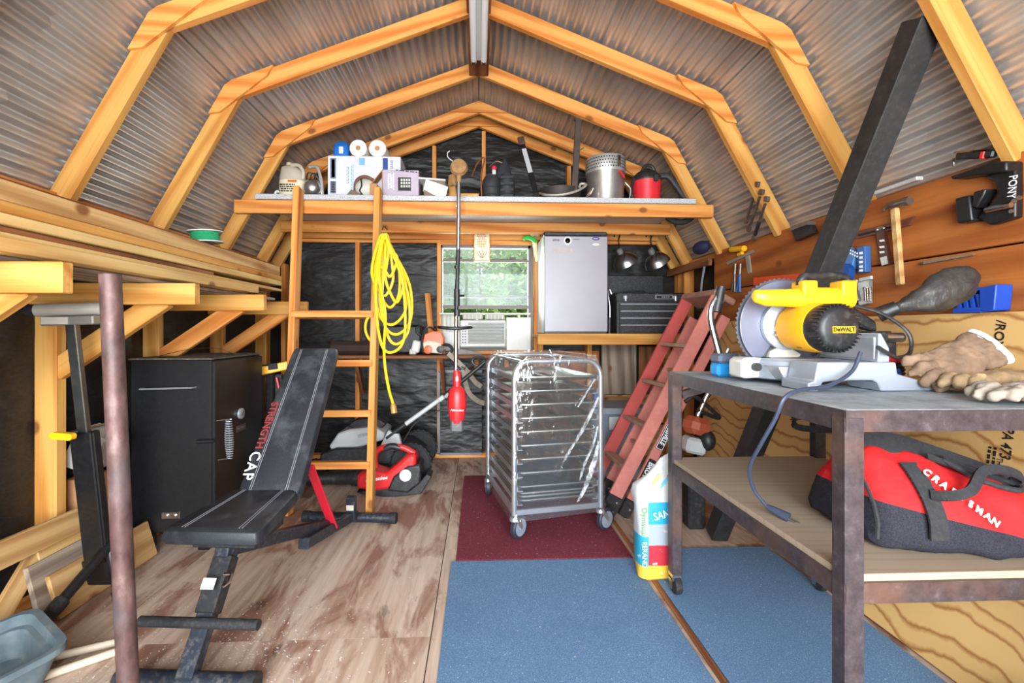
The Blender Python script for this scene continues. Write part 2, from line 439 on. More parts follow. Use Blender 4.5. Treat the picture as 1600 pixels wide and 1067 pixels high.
for y in SY: beam('stud', (1.825, y, .04), (1.825, y, 1.68), .038, .09, WOOD, wr, up=(1, 0, 0))
beam('top_plate', (1.825, YF, 1.70), (1.825, YB, 1.70), .09, .04, WOOD, wr); beam('sill_plate', (1.825, YF, .02), (1.825, YB, .02), .09, .04, WOOD, wr)
for z0, z1 in ((1.425, 1.715), (1.125, 1.418), (.83, 1.118), (.54, .822), (.25, .532)):
    beam('wall_board', (1.765, -.85, (z0+z1)/2), (1.765, 3.36, (z0+z1)/2), .03, z1-z0, WOODO, wr)
beam('corner_board', (1.74, 3.40, 1.655), (1.74, 4.16, 1.655), .03, .06, WOODB, wr)
# ---- front wall with the open double doorway behind the camera
wf = thing('wall_front', 'front gable wall around the open double doorway', None, (0, YF, 0), kind='structure')
for x0, x1, z0, z1 in ((-1.87, -1.35, 0, 1.9), (1.35, 1.87, 0, 1.9)):
    MB().box(((x0+x1)/2, 0, (z0+z1)/2), (x1-x0, .03, z1-z0)).build('wall_panel', WOODB, wf)
for out in ([(-1.80, 1.77), (-1.35, 1.77), (-1.35, 2.50), (-1.385, 2.50)], [(1.35, 1.77), (1.80, 1.77), (1.385, 2.50), (1.35, 2.50)], [(-1.35, 2.25), (1.35, 2.25), (1.35, 2.52), (0, 3.06), (-1.35, 2.52)]):
    MB().prism(out, -.015, .015, basis((0, 0, 0), (1, 0, 0), (0, 0, 1))).build('gable_panel', WOODB, wf)

# ---- corrugated roof
def roof_mat():
    t = NT('galvanised_roofing'); v = t.coord((1, .25, 1)); n = t.noise(v, 8, 5, .6); n2 = t.noise(t.coord(), 130, 2)
    c = t.ramp(n, [(.3, (168, 164, 162)), (.7, (204, 200, 198))])
    r = t.node('ShaderNodeMapRange'); r.inputs['To Min'].default_value = .32; r.inputs['To Max'].default_value = .44; t.link(n, r.inputs['Value'])
    t.set(Base_Color=c, Roughness=r.outputs[0], Metallic=.62); return t.m
ROOFM = roof_mat()
ceiling = thing('ceiling', 'curved barn roof of corrugated galvanised metal sheets', None, (0, 0, 3.05), kind='structure')
def roof_sheet(P, Q, y0, y1, lift):
    """corrugated sheet from P to Q (x, z); the ribs run along the ridge"""
    P, Q = V((P[0], 0, P[1])), V((Q[0], 0, Q[1])); d = Q - P; L = d.length; d.normalize()
    n = V((-d.z, 0, d.x)); n = n if n.z > 0 else -n
    per = max(4, round(L/.052)); k = per*8; vs = []
    for i in range(k+1):
        s = L*i/k; h = .0105*math.cos(2*math.pi*per*i/k) + .0125 + lift
        p = P + d*s + n*h
        for y in (y0, (y0+y1)/2, y1): vs.append((p.x, y, p.z))
    fs = [(i*3+j, i*3+j+1, i*3+j+4, i*3+j+3) for i in range(k) for j in range(2)]
    MB().add(vs, fs).build('roof_sheet', ROOFM, ceiling, world=True, fix=False, ang=80)
for sx in (-1, 1):
    A0 = (sx*(FOOT[0]+.055), FOOT[1]-.10); K = (sx*KNEE[0], KNEE[1]); mid = (sx*.70, KNEE[1]+(RIDGE[1]-KNEE[1])*(KNEE[0]-.70)/KNEE[0])
    ov = (sx*.75, KNEE[1]+(RIDGE[1]-KNEE[1])*(KNEE[0]-.75)/KNEE[0]); K2 = (sx*(KNEE[0]+.012), KNEE[1]-.0047)
    for (y0, y1, l) in ((-1.0, 1.72, 0.0), (1.66, 4.30, .002)):
        roof_sheet(A0, (sx*(KNEE[0]-.012), KNEE[1]+.022), y0, y1, l); roof_sheet(K2, mid, y0, y1, l+.004); roof_sheet(ov, (-sx*.02, RIDGE[1]+.004), y0, y1, l+.008)
# ---- trusses
def truss(Y, label, gussets=True, peak=False):
    t = thing('truss_beam', label, 'roof truss', (0, Y, 1.7), kind='structure')
    for sx in (-1, 1):
        F, K, T = V((sx*FOOT[0], Y+.019, FOOT[1])), V((sx*KNEE[0], Y+.019, KNEE[1])), V((0, Y+.019, RIDGE[1]))
        for nm, a, b, ext in (('lower_rafter', F, K, .03), ('upper_rafter', K, T, 0)):
            d = (b-a).normalized(); n = V((-d.z, 0, d.x)); n = n if n.z > 0 else -n
            o = n*(-.046); e0 = a - d*(.05 if nm == 'lower_rafter' else .0)
            beam(nm, e0+o, b+o-d*(.02 if nm[0] == 'l' else .004), .038, .092, WOODY if nm[0] == 'l' else WOOD, t, up=n)
        if gussets:
            dl = (K-F).normalized(); du = (T-K).normalized()
            out = [(K - dl*.20), (K - dl*.02), (K + du*.03), (K + du*.27), (K+du*.235+V((0,0,-.045))), (K - dl*.19 + V((-sx*.055, 0, -.0)))]
            g = MB().prism([(p.x, p.z) for p in out], .019, .034, basis((0, Y+.019, 0), (1, 0, 0), (0, 0, 1)))
            g.build('gusset', WOOD, t, world=True)
    if peak:
        MB().prism([(-.24, RIDGE[1]-.10), (0, RIDGE[1]-.005), (.24, RIDGE[1]-.10)], .019, .034, basis((0, Y+.019, 0), (1, 0, 0), (0, 0, 1))).build('gusset', WOOD, t, world=True)
    return t
truss(-.38, 'orange pine roof truss just inside the front gable', peak=True)
truss(.22, 'orange pine roof truss second from the front gable', peak=True)
truss(.82, 'orange pine roof truss third from the front gable', peak=True)
truss(1.42, 'orange pine roof truss that the black timber leans beside')
truss(2.02, 'orange pine roof truss whose foot is nearest the lumber rack corner')
truss(2.60, 'orange pine roof truss between the lumber spool end and light fixture, wrenches on its foot')
truss(3.25, 'orange pine roof truss carrying the front edge of the loft')
truss(3.83, 'orange pine roof truss above the middle of the loft', peak=True)
truss(4.09, 'orange pine gable truss standing against the back felt', peak=True)
tr = thing('trim_1', 'dark flat pine board running along the underside of the ridge', None, (0, 1.2, 2.93), kind='structure')
beam('ridge_board', (0, -.8, 2.932), (0, 3.24, 2.932), .135, .022, WOODB, tr)
# ---- loft
lf = thing('storage_loft', 'loft platform with grey speckled deck on pine joists above the window', 'loft', (0, 3.6, 1.93))
def speckle(name, base, dark, lightc, sc=220):
    t = NT(name); v = t.coord(); n = t.noise(v, sc, 3, .7)
    t.set(Base_Color=t.ramp(n, [(.35, dark), (.5, base), (.65, lightc)]), Roughness=.4); return t.m
LAM = speckle('speckled_laminate', (176, 176, 178), (104, 104, 108), (226, 226, 226))
xa, xb = aY(398, 308, 3.18).x, aY(1088, 316, 3.18).x
MB().box((0, 3.665, 2.043), (3.0, .83, .036), None, .003).build('deck', LAM, lf, world=True)
MB().box(((xa+xb)/2, 3.214, 2.043), (xb-xa, .068, .036), None, .003).build('deck_edge', LAM, lf, world=True)
for y, xx in ((3.21, 1.66), (3.808, 1.60), (4.065, 1.60)): beam('joist', (-xx, y, 1.978), (xx, y, 1.978), .036, .09, WOOD, lf)
# ---- fluorescent fixture under the ridge
lt = thing('strip_light', 'white twin tube strip light under the ridge board', 'light', (0, 2.35, 2.92))
MB().box((0, 2.35, 2.895), (.105, 1.24, .05), None, .006).build('housing', WHITE, lt, world=True)
TUBE = plain('frosted_tube', (236, 236, 240), .25, 0, .02, 5)
for x in (-.032, .032):
    MB().tube([(x, 1.76, 2.855), (x, 2.93, 2.855)], .018, 14).build('tube', TUBE, lt, world=True)
    MB().tube([(x, 2.931, 2.855), (x, 2.955, 2.855)], .0195, 14).build('end_cap', STEEL, lt, world=True)
    MB().box((x, 2.96, 2.868), (.03, .012, .05), None, .003).build('socket', WHITE, lt, world=True)
# ---- window
win = thing('window_1', 'small aluminium window with air conditioner below its sash', None, (.06, 4.15, .96), kind='structure')
FRAME = plain('grey_window_frame', (92, 84, 76), .5, .3, .1, 20)
def wz(py): return aY(755, py, 4.12).z
m = MB()
for p, q in (((WX0, WZ0), (WX0, WZ1)), ((WX1, WZ0), (WX1, WZ1)), ((WX0, WZ1), (WX1, WZ1)), ((WX0, WZ0), (WX1, WZ0))):
    m.bar((p[0], 4.15, p[1]), (q[0], 4.15, q[1]), .07 if p[0] != q[0] else .045, .045 if p[0] != q[0] else .07, up=(0, 0, 1) if p[0] != q[0] else (0, 1, 0))
m.build('window_frame', FRAME, win, world=True)
zr, zs, zu = wz(407), wz(480), wz(463)
for z, th, y in ((zr, .024, 4.135), (zs, .028, 4.12), (zu, .022, 4.16)):
    MB().box((.06, y, z), (WX1-WX0-.05, .03, th), None, .002).build('sash_rail', FRAME, win, world=True)
for x in (-.18, .30): MB().box((x, 4.112, zr+.02), (.06, .02, .018), None, .004).build('sash_latch', FRAME, win, world=True)
t = NT('window_glass'); nodes = t.n; tr_ = t.node('ShaderNodeBsdfTransparent'); gl = t.node('ShaderNodeBsdfGlossy'); gl.inputs['Roughness'].default_value = .03
df = t.node('ShaderNodeBsdfDiffuse'); df.inputs['Color'].default_value = (.75, .78, .76, 1)
tr_.inputs['Color'].default_value = (.86, .93, .90, 1)
mx = t.node('ShaderNodeMixShader'); mx.inputs[0].default_value = .01; mx2 = t.node('ShaderNodeMixShader')
nn = t.noise(t.coord(rand=False), 3.5, 6, .6); t.link(t.ramp(nn, [(.3, (.06,)*3+(1,)), (.8, (.22,)*3+(1,))]), mx2.inputs[0])
t.link(tr_.outputs[0], mx.inputs[1]); t.link(gl.outputs[0], mx.inputs[2]); t.link(mx.outputs[0], mx2.inputs[1]); t.link(df.outputs[0], mx2.inputs[2])
t.link(mx2.outputs[0], nodes['Material Output'].inputs['Surface']); GLASS = t.m
MB().box((.06, 4.14, (zr+WZ1)/2), (.76, .004, WZ1-zr-.04)).build('pane', GLASS, win, world=True)
MB().box((.06, 4.13, (zr+zs)/2), (.76, .004, zr-zs-.03)).build('pane', GLASS, win, world=True)
# ---- outside: lawn, board fence and bushes seen through the window
GRASSM = plain('dry_lawn', (132, 130, 84), .9, 0, .3, 3)
MB().box((0, 2, -.31), (60, 60, .3)).build('ground_outside', GRASSM).__setitem__('kind', 'structure')
fen = thing('board_fence', 'grey weathered board fence outside the window', 'fence', (0, 7.4, -.16))
for k in range(26):
    x = -2.6 + k*.2; beam('fence_board', (x, 7.4, -.16), (x, 7.4, .98 + .02*math.sin(k*2.1)), .185, .02, WOODG, fen, up=(0, 1, 0))
LEAF = plain('bush_leaf', (120, 158, 74), .55, 0, .35, 5)
LEAF2 = plain('pale_leaf', (168, 196, 120), .5, 0, .3, 5)
def bush(loc, rx, rz_, n, mat, label):
    t = thing('leafy_bush', label, 'bush', loc); m = MB(); rnd = random.Random(int(loc[0]*100)+n)
    for _ in range(n):
        a = rnd.uniform(0, 6.283); u = rnd.uniform(-1, 1); r = rnd.uniform(.55, 1)
        q = math.sqrt(1-u*u); c = V((math.cos(a)*q*r*rx, math.sin(a)*q*r*rx*.6, rz_ + u*r*rz_))
        e = Euler((rnd.uniform(-1, 1), rnd.uniform(-1, 1), rnd.uniform(0, 6.28))).to_matrix(); s = rnd.uniform(.06, .13)
        m.add([c + e @ V(p)*s for p in ((-1, 0, 0), (0, .45, .15), (1, 0, 0), (0, -.45, .15))], [(0, 1, 2, 3)])
    o = m.build('foliage', mat, t, smooth=False, fix=False); o['kind'] = 'stuff'
    MB().tube([(0, 0, 0), (.03, .02, rz_*.6), (-.02, 0, rz_*1.4)], [.05, .04, .02], 8).build('stem', WOODB, t)
bush((-1.05, 8.9, -.16), .95, 1.45, 5200, LEAF, 'green bush seen through the window above the chainsaw')
bush((1.00, 8.9, -.16), .98, 1.5, 5200, LEAF2, 'pale green bush seen through the window near the refrigerator')
bush((-1.5, 11.6, -.16), 1.5, 2.1, 6000, LEAF2, 'tall pale bush farther back, left through the window')
bush((1.6, 11.6, -.16), 1.5, 2.1, 6000, LEAF, 'tall green bush farther back, right through the window')
bush((.05, 14.2, -.16), 1.4, 2.4, 6000, LEAF2, 'tallest pale bush in the middle beyond the window')
# ================================================================ left side
# ---- lumber rack brackets
for Y, lab in ((1.385, 'pine lumber bracket nearest the doorway, its arm end cut square at the frame edge'), (2.0, 'pine lumber bracket with a round knot, behind the rusty pipe'),
               (2.62, 'pine lumber bracket above the black smoker'), (3.26, 'pine lumber bracket touching the loft ladder')):
    b = thing('lumber_bracket', lab, 'bracket', (-1.78, Y, 1.0), group='brackets of the lumber rack')
    beam('arm', (-1.862, Y, 1.29), (-1.19, Y, 1.29), .038, .09, WOODY, b)
    beam('brace', (-1.80, Y+.042, .965), (-1.35, Y+.042, 1.275), .036, .088, WOOD if Y > 2 else WOODY, b)
# ---- lumber on the rack
def lumber(label, z0, z1, xf, w, y0, y1, mat, tilt=0.0):
    o = beam('lumber_board', (xf-w/2, y0, (z0+z1)/2), (xf-w/2, y1, (z0+z1)/2+tilt), w, z1-z0, mat)
    return tag(o, label, 'board', 'boards on the lumber rack')
lumber('thin grey board lying lowest, straight on the brackets', 1.337, 1.353, -1.365, .24, -.3, 3.15, WOODG)
lumber('short pale pine stud ending before the loft ladder', 1.355, 1.395, -1.30, .14, .2, 2.78, WOODP)
lumber('thin whitish strip of wood above the short pale stud', 1.397, 1.413, -1.325, .19, -.2, 3.16, WOODP)
lumber('dark bark-edged board in the middle of the lumber pile', 1.415, 1.434, -1.345, .18, -.3, 2.4, WOODB)
lumber('pale pine board with one round knot in the lumber pile', 1.436, 1.468, -1.33, .19, -.3, 3.17, WOODP)
lumber('clean yellow pine board third from the top of the pile', 1.470, 1.503, -1.335, .19, -.3, 3.18, WOODY)
lumber('thick tan rough-sawn plank second from the top of the pile', 1.505, 1.566, -1.345, .24, -.3, 3.18, WOODT)
lumber('dark reddish brown plank lying on top of the lumber pile', 1.568, 1.588, -1.40, .22, -.3, 3.20, WOODB)
lumber('short broken brown slat on top of the lumber pile', 1.590, 1.602, -1.47, .10, .3, 2.0, WOODO)
sp = thing('string_spool', 'spool of green string lying on the lumber pile', 'spool', (-1.455, 2.52, 1.604), rot=(R(4), R(-3), 0))
GREEN = plain('green_string', (38, 150, 98), .7, 0, .15, 90, bump=.5)
MB().lathe([(.02, .0), (.085, .0), (.085, .005), (.02, .005)], 28).build('flange', WHITE, sp); MB().lathe([(.02, .055), (.085, .055), (.085, .060), (.02, .060)], 28).build('flange', WHITE, sp)
MB().lathe([(.03, .006)] + [(.066 + (.003 if k % 2 else 0), .006 + .048*k/12) for k in range(13)] + [(.03, .054)], 28).build('string_winding', GREEN, sp)
# ---- smoker cabinet
sk = thing('smoker_cabinet', 'black steel smoker cabinet with spring door handle, standing by the left wall', 'smoker', (-1.575, 2.69, 0))
X0, X1, Y0, Y1, Z0, Z1 = -1.775, -1.372, 2.42, 2.95, .10, .985
MB().box(((X0+X1)/2, (Y0+Y1)/2, (Z0+Z1)/2), (X1-X0, Y1-Y0, Z1-Z0), None, .006).build('body', BLACK, sk, world=True)
MB().box(((X0+X1)/2, (Y0+Y1)/2, Z1+.005), (X1-X0+.012, Y1-Y0+.012, .01), None, .002).build('top_plate', plain('dusty_black', (70, 64, 54), .8, 0, .3, 14, dust=.5, dustcol=(140, 128, 100)), sk, world=True)
dr = MB().box((X1+.008, (Y0+Y1)/2, (Z0+Z1)/2), (.016, Y1-Y0-.012, Z1-Z0-.015), None, .003).build('door', BLACK, sk, world=True)
for x in (X0+.05, X1-.05):
    for y in (Y0+.05, Y1-.05): MB().box((x, y, .05), (.06, .06, .10), None, .004).build('foot', BLACK, sk, world=True)
a, b = aY(218, 608, Y0-.03), aY(300, 606, Y0-.03)
MB().tube([(a.x, Y0, a.z), a, b, (b.x, Y0, b.z)], .005, 8).build('carry_handle', plain('grey_bar', (140, 140, 142), .4, .3, .1, 9), sk, world=True)
c = aX(375, 646, X1+.018)
tg = MB().lathe([(.03, 0), (.03, .012), (.024, .014), (.001, .014)], 20, aim(c, (1, 0, 0))).build('thermometer', ALU, sk, world=True)
MB().bar(c + V((.016, -.012, -.01)), c + V((.016, .012, .012)), .002, .003).build('needle', INKB, tg, world=True)
c = aX(377, 668, X1+.018); MB().box(c, (.004, .10, .035), None, .001).build('nameplate', plain('pewter_plate', (92, 84, 78), .4, .6, .1, 30), sk, world=True)
text('MASTERBUILT', .017, c + V((.003, 0, 0)), (0, 1, 0), (0, 0, 1), STEEL, sk, sx=.8)
h0, h1 = aX(357, 655, X1+.06), aX(359, 716, X1+.06)
MB().tube([(X1+.015, h0.y-.03, h0.z), h0, h1, (X1+.015, h1.y-.03, h1.z)], .004, 8).build('handle_rod', STEEL, sk, world=True)
pts = []; d = h1-h0
for k in range(17*10+1):
    a_ = 2*math.pi*k/10; s_ = k/170; rr = .012 + .008*math.sin(math.pi*s_); pts.append(h0 + d*s_ + V((math.cos(a_)*rr, math.sin(a_)*rr, 0)))
MB().tube(pts, .0028, 6).build('spring_grip', ALU, sk, world=True)
c = aY(322, 690, Y0-.015); MB().tube([c + V((-.045, 0, 0)), c + V((.04, 0, .003))], [.011, .008], 10).build('latch', BLACK, sk, world=True)
c = aY(267, 805, Y0-.004); pl = MB().box(c, (.09, .008, .035), None, .002).build('vent_plate', STEEL, sk, world=True)
for dx in (-.02, .02): MB().tube([c + V((dx, -.002, 0)), c + V((dx, -.012, 0))], .009, 10).build('vent_knob', CHROME, pl, world=True)
MB().tube(spline([(-1.72, 2.55, .998), (-1.60, 2.6, 1.03), (-1.48, 2.66, 1.035), (-1.40, 2.72, .998)], 6), .0016, 5).build('wire', CHROME, sk, world=True)
# ---- roller stand
rs = thing('roller_stand', 'black folding roller stand with chrome roller and yellow knob, leaning by the left wall', 'roller stand', (-1.62, 2.04, 0))
pb, pt = V((-1.625, 2.04, .14)), aX(112, 497, -1.60)
ax = (pt - pb).normalized(); pm = pb + (pt-pb)*.56
for dx in (-.038, .038): MB().bar(pb + V((dx, 0, 0)), pm + V((dx, 0, 0)), .022, .035, up=(0, 1, 0), ch=.003).build('outer_post', BLACK, rs, world=True)
MB().bar(pb + V((0, -.008, 0)), pm + V((0, -.008, 0)), .085, .034, up=(0, 1, 0), ch=.004).build('sleeve', BLACK, rs, world=True)
MB().bar(pb + (pt-pb)*.12, pt, .04, .026, up=(0, 1, 0), ch=.003).build('inner_post', plain('satin_steel', (120, 122, 118), .3, .9, .2, 20), rs, world=True)
c = pm + V((-.01, -.03, .0)); kn = MB().tube([c, c + V((0, -.05, 0))], .012, 10).build('knob_shaft', BLACK, rs, world=True)
MB().prism([(x*1.0, y) for x, y in rrect(.085, .026, .012)], -.012, .012, basis(c + V((0, -.055, 0)), (1, 0, -.1), (0, 0, 1))).build('knob', YEL, kn, world=True)
MB().box(pt + V((0, 0, -.01)), (.20, .05, .035), (0, R(-2), 0), .004).build('roller_bracket', plain('grey_bracket', (150, 148, 140), .4, .5, .1, 20), rs, world=True)
PAPERT = plain('warning_label', (186, 182, 170), .6, 0, .03, 8)
MB().box(pt + V((-.04, -.028, -.010)), (.10, .003, .028)).build('warning_label', PAPERT, rs, world=True)
r0, r1 = pt + V((-.13, 0, .03)), pt + V((.14, .03, .04))
MB().tube([r0, r1], .026, 18).build('roller', plain('roller_chrome', (206, 200, 190), .3, .35, .08, 6), rs, world=True)
MB().tube([r0 + V((-.035, 0, -.002)), r0 + V((-.0, 0, 0))], .022, 14).build('roller_end', RUBBER, rs, world=True)
l0, l1 = V((-1.575, 2.03, .22)), V((-1.585, 1.79, .095))
MB().tube([l0, l1], .02, 12).build('leg', BLACK, rs, world=True); MB().tube([l1 + (l1-l0)*(-.12), l1, l1 + (l1-l0)*.22], [.027, .027, .02], 12).build('foot_cap', RUBBER, rs, world=True)
l2 = aZ(186, 930, .02); MB().tube([l0, l2], .018, 12).build('leg', BLACK, rs, world=True); MB().tube([l2 - (l2-l0)*.1, l2 + (l2-l0)*.05], .024, 12).build('foot_cap', RUBBER, rs, world=True)
MB().box(pb + V((.01, 0, -.03)), (.15, .06, .10), None, .005).build('hub', BLACK, rs, world=True)
# ---- rusty pipe
t = NT('rusty_steel'); v = t.coord((1, 1, .5)); n = t.noise(v, 22, 7, .65); n2 = t.noise(v, 6, 4)
c = t.ramp(n, [(.3, (62, 42, 40)), (.55, (96, 70, 66)), (.75, (126, 102, 98))]); c = t.mix(c, lin((96, 96, 104)), t.ramp(n2, [(.5, (0, 0, 0, 1)), (.7, (.6, .6, .6, 1))]))
t.set(Base_Color=c, Roughness=.55, Metallic=.25); t.bump(n, .0008, .4); RUST = t.m
pp = MB(); q0, q1 = aZ(204, 1150, 0), aY(172, 428, 1.30)
dq = q1-q0; pp.tube([q0, q1], .0255, 20, caps=False); pp.tube([q1, q0], .0215, 20, caps=False)
rim = MB()
pp.lathe([(.0215, -.002), (.0255, -.002), (.0255, 0), (.0215, 0)], 20, aim(q1, dq))
tag(pp.build('steel_pipe', RUST), 'rusty brown steel pipe standing upright in front of the smoker', 'pipe')
# ---- cartons
cb = thing('cardboard_box', 'tall brown cardboard box behind the rusty pipe', 'box', (-1.80, 2.20, 0))
MB().box((-1.80, 2.20, .235), (.10, .15, .47), None, .003).build('body', CARD, cb, world=True)
wc = thing('white_carton', 'white carton with brown flap tipped on the cardboard box', 'carton', (-1.78, 2.2, .475))
M3 = Euler((0, R(24), R(8))).to_matrix()
MB().box((-1.775, 2.20, .595), (.12, .15, .17), M3, .002).build('body', WHITE, wc, world=True)
MB().box((-1.80, 2.18, .69), (.11, .13, .003), (0, R(-12), 0)).build('flap', CARD, wc, world=True)
# ---- folded sawhorse
sh = thing('sawhorse', 'folded black sawhorse with yellow top rail behind the smoker', 'sawhorse', (-1.38, 3.12, 0))
a, b = aY(404, 585, 3.08), aY(462, 570, 3.14)
MB().bar(a + V((0, 0, .02)), b + V((.05, 0, .02)), .07, .055, ch=.006).build('top_rail', YEL, sh, world=True)
MB().box((a+b)/2 + V((-.04, -.045, .02)), (.12, .01, .04), (0, R(-8), 0), .002).build('logo_plate', BLACKP, sh, world=True)
for k, (dx, dy) in enumerate(((-.10, -.02), (.02, -.02), (-.06, .03), (.09, .03))):
    MB().bar(((a+b)/2).to_tuple()[:2] + (a.z,) if False else V(((a.x+b.x)/2 + dx, 3.11 + dy, a.z+.0)), V(((a.x+b.x)/2 + dx*1.15, 3.11 + dy, .0)), .045, .03, up=(0, 1, 0), ch=.003).build('leg', BLACKP, sh, world=True)
a = aY(432, 590, 3.05); MB().tube([a, a + V((.035, 0, -.16))], .007, 8).build('strap', RED, sh, world=True)

# ---- weight bench (local axes: y runs back along the bench)
wbn = thing('weight_bench', 'black padded adjustable weight bench with white lettering on its raised back', 'weight bench', (-.905, 1.60, 0), rz=R(-5))
t = NT('black_vinyl'); v = t.coord(); n = t.noise(v, 9, 5, .6); n2 = t.noise(v, 220, 2)
c = t.ramp(n2, [(.3, (28, 30, 34)), (.75, (44, 47, 52))]); c = t.mix(c, lin((122, 124, 128)), t.ramp(n, [(.48, (0, 0, 0, 1)), (.72, (.26, .26, .26, 1))]))
t.set(Base_Color=c, Roughness=.48, Specular_IOR_Level=.4); t.bump(n2, .0006, .4); VINYL = t.m
STITCH = plain('grey_stitch', (128, 130, 134), .7, 0, .05, 9)
def pad(name, w0, w1, L, th, M):
    """padded board: local x across, y along, z up; w0 wide at y = 0, w1 at y = L"""
    n = 12; rings = []
    for zf, ins in ((0, .010), (.15, .002), (.55, 0), (.85, .005), (1.0, .018)):
        ring = []
        for (x, y) in rrect(1, L-2*ins, .05, 5):
            yy = y + L/2; w = w0 + (w1-w0)*yy/L
            ring.append(M @ V((x*(w-2*ins), yy, th*zf)))
        rings.append(ring)
    o = MB().loft(rings).build(name, VINYL, wbn, bevel=.004)
    for sx in (-.30, -.27, .27, .30):
        pts = [M @ V((sx*(w0+(w1-w0)*q), .02+(L-.04)*q, th+.0008)) for q in [k/10 for k in range(11)]]
        MB().tube(pts, .0014, 5).build('stitching', STITCH, o)
    return o
pad('seat_pad', .345, .27, .36, .055, Matrix.Translation((0.02, -.045, .425)) @ Matrix.Rotation(R(3), 4, 'X'))
Mb = Matrix.Translation((.035, .315, .445)) @ Matrix.Rotation(R(3.0), 4, 'Z') @ Matrix.Rotation(R(49), 4, 'X')
bp = pad('back_pad', .255, .225, .76, .055, Mb)
Wb = W(wbn) @ Mb
xd, yd = Wb.to_3x3() @ V((0, -1, 0)), Wb.to_3x3() @ V((1, 0, 0))
text('CAP', .062, Wb @ V((-.103, .125, .0565)), xd, yd, INKW, bp, bold=.0005, space=1.15)
text('STRENGTH', .046, Wb @ V((-.099, .315, .0565)), xd, yd, plain('dark_red_print', (142, 44, 44), .6, 0, .2, 40), bp, bold=.001, space=1.0)
BENCHF = plain('navy_black_frame', (34, 40, 50), .4, .2, .15, 20, dust=.25)
MB().bar((0, -.12, .045), (.0, .10, .36), .055, .045, up=(0, -1, 1), ch=.004).build('front_leg', BENCHF, wbn)
MB().bar((0, -.02, .19), (.0, .08, .335), .066, .056, up=(0, -1, 1), ch=.004).build('leg_sleeve', BLACKP, wbn)
o = MB().box((.0, -.0165, .288), (.045, .002, .034), (R(-34.9), 0, 0)).build('label', PAPERT, wbn)
MB().tube([(-.20, -.115, .035), (.20, -.115, .035)], .03, 14).build('front_foot', BENCHF, wbn)
for x in (-.205, .205): MB().tube([(x-.02, -.115, .035), (x+.02, -.115, .035)], .034, 14).build('foot_cap', RUBBER, wbn)
MB().tube([(-.20, -.062, .185), (.20, -.062, .185)], .0165, 14).build('foam_bar', RUBBER, wbn)
MB().tube([(.03, .02, .30), (.055, .02, .30), (.06, .0, .285), (.05, -.02, .28)], .006, 8).build('pull_pin', CHROME, wbn)
MB().bar((0, .05, .37), (.05, 1.05, .06), .05, .05, ch=.004).build('main_beam', BENCHF, wbn)
MB().bar((.055, .55, .16), (.07, 1.16, .05), .05, .05, ch=.004).build('rear_beam', BENCHF, wbn)
MB().box((.02, .13, .40), (.22, .20, .03), None, .003).build('seat_bracket', BLACKP, wbn)
MB().box((.03, .42, .43), (.10, .30, .03), (R(25), 0, 0), .003).build('back_bracket', BENCHF, wbn)
MB().tube([(-.22, 1.17, .03), (.30, 1.17, .03)], .028, 14).build('rear_foot', BENCHF, wbn)
for x in (-.22, .30): MB().tube([(x-.02, 1.17, .03), (x+.02, 1.17, .03)], .032, 14).build('foot_cap', RUBBER, wbn)
MB().box((.075, 1.10, .11), (.05, .04, .14), None, .003).build('catch_post', BENCHF, wbn); MB().box((.075, 1.078, .12), (.042, .002, .03)).build('label', PAPERT, wbn)
MB().bar((.05, .62, .50), (.07, .86, .10), .045, .012, up=(0, 1, 1), ch=.003).build('support_strut', plain('red_strut', (190, 30, 48), .4, 0, .1, 10), wbn)
# ---- boards and offcuts at the foot of the left wall
def offcut(name, label, p0, p1, w, h, mat, up, cat='board'):
    return tag(beam(name, p0, p1, w, h, mat, None, up=up), label, cat, 'offcuts along the left wall')
offcut('plank', 'long brown plank on edge against the left wall studs', (-1.735, .9, .335), (-1.735, 2.12, .315), .02, .105, WOODT, (0, 0, 1))
offcut('plank', 'tan offcut standing slanted under the long brown plank', (-1.70, 1.62, .02), (-1.765, 1.92, .255), .07, .02, WOODT, (.9, 0, .3))
offcut('panel_offcut', 'grey brown panel offcut behind the pale plywood piece', (-1.705, 1.83, .115), (-1.705, 2.18, .115), .02, .23, WOODG, (-.25, 0, 1), 'panel')
offcut('panel_offcut', 'pale plywood offcut leaning lowest along the left wall', (-1.665, 1.87, .088), (-1.655, 2.40, .088), .018, .175, WOODT, (-.30, 0, 1), 'panel')
offcut('panel_offcut', 'narrow light board end beside the roller stand foot', (-1.745, 1.90, .16), (-1.745, 2.15, .16), .018, .24, WOODP, (-.12, 0, 1), 'panel')
# ---- grey tub and sticks
tb = thing('plastic_tub', 'grey dusty plastic tub tipped on its side in the front corner', 'tub', (-1.47, 1.42, .03))
t = NT('dusty_grey_plastic'); v = t.coord(); n = t.noise(v, 12, 7, .65)
t.set(Base_Color=t.ramp(n, [(.3, (70, 86, 94)), (.6, (96, 108, 112)), (.8, (140, 140, 132))]), Roughness=.6); TUBM = t.m
Mt = basis((-1.555, 1.40, .138), (-.26, .17, .018), (-.23, -.2, -.022))
def tubshell(w, l, d, th):
    m = MB(); rings = []
    for z, k in ((0.0, 1.10), (0.0, 1.0), (-d*.28, .97), (-d*.30, .90), (-d, .80), (-d, .001)):
        rings.append([Mt @ V((x*k, y*k, z)) for x, y in rrect(w, l, .05, 4)])
    m.loft(rings, caps=False)
    rings = []
    for z, k in ((0.0, 1.10), (-.02, 1.10), (-.02, 1.03), (-d*.28, 1.0), (-d-th, .83), (-d-th, .001)):
        rings.append([Mt @ V((x*k, y*k, z)) for x, y in rrect(w, l, .05, 4)])
    m.loft(rings, caps=False); return m
tubshell(.30, .44, .122, .006).build('shell', TUBM, tb, world=True, fix=False)
STICK = plain('pale_dowel', (188, 170, 148), .6, 0, .06, 12)
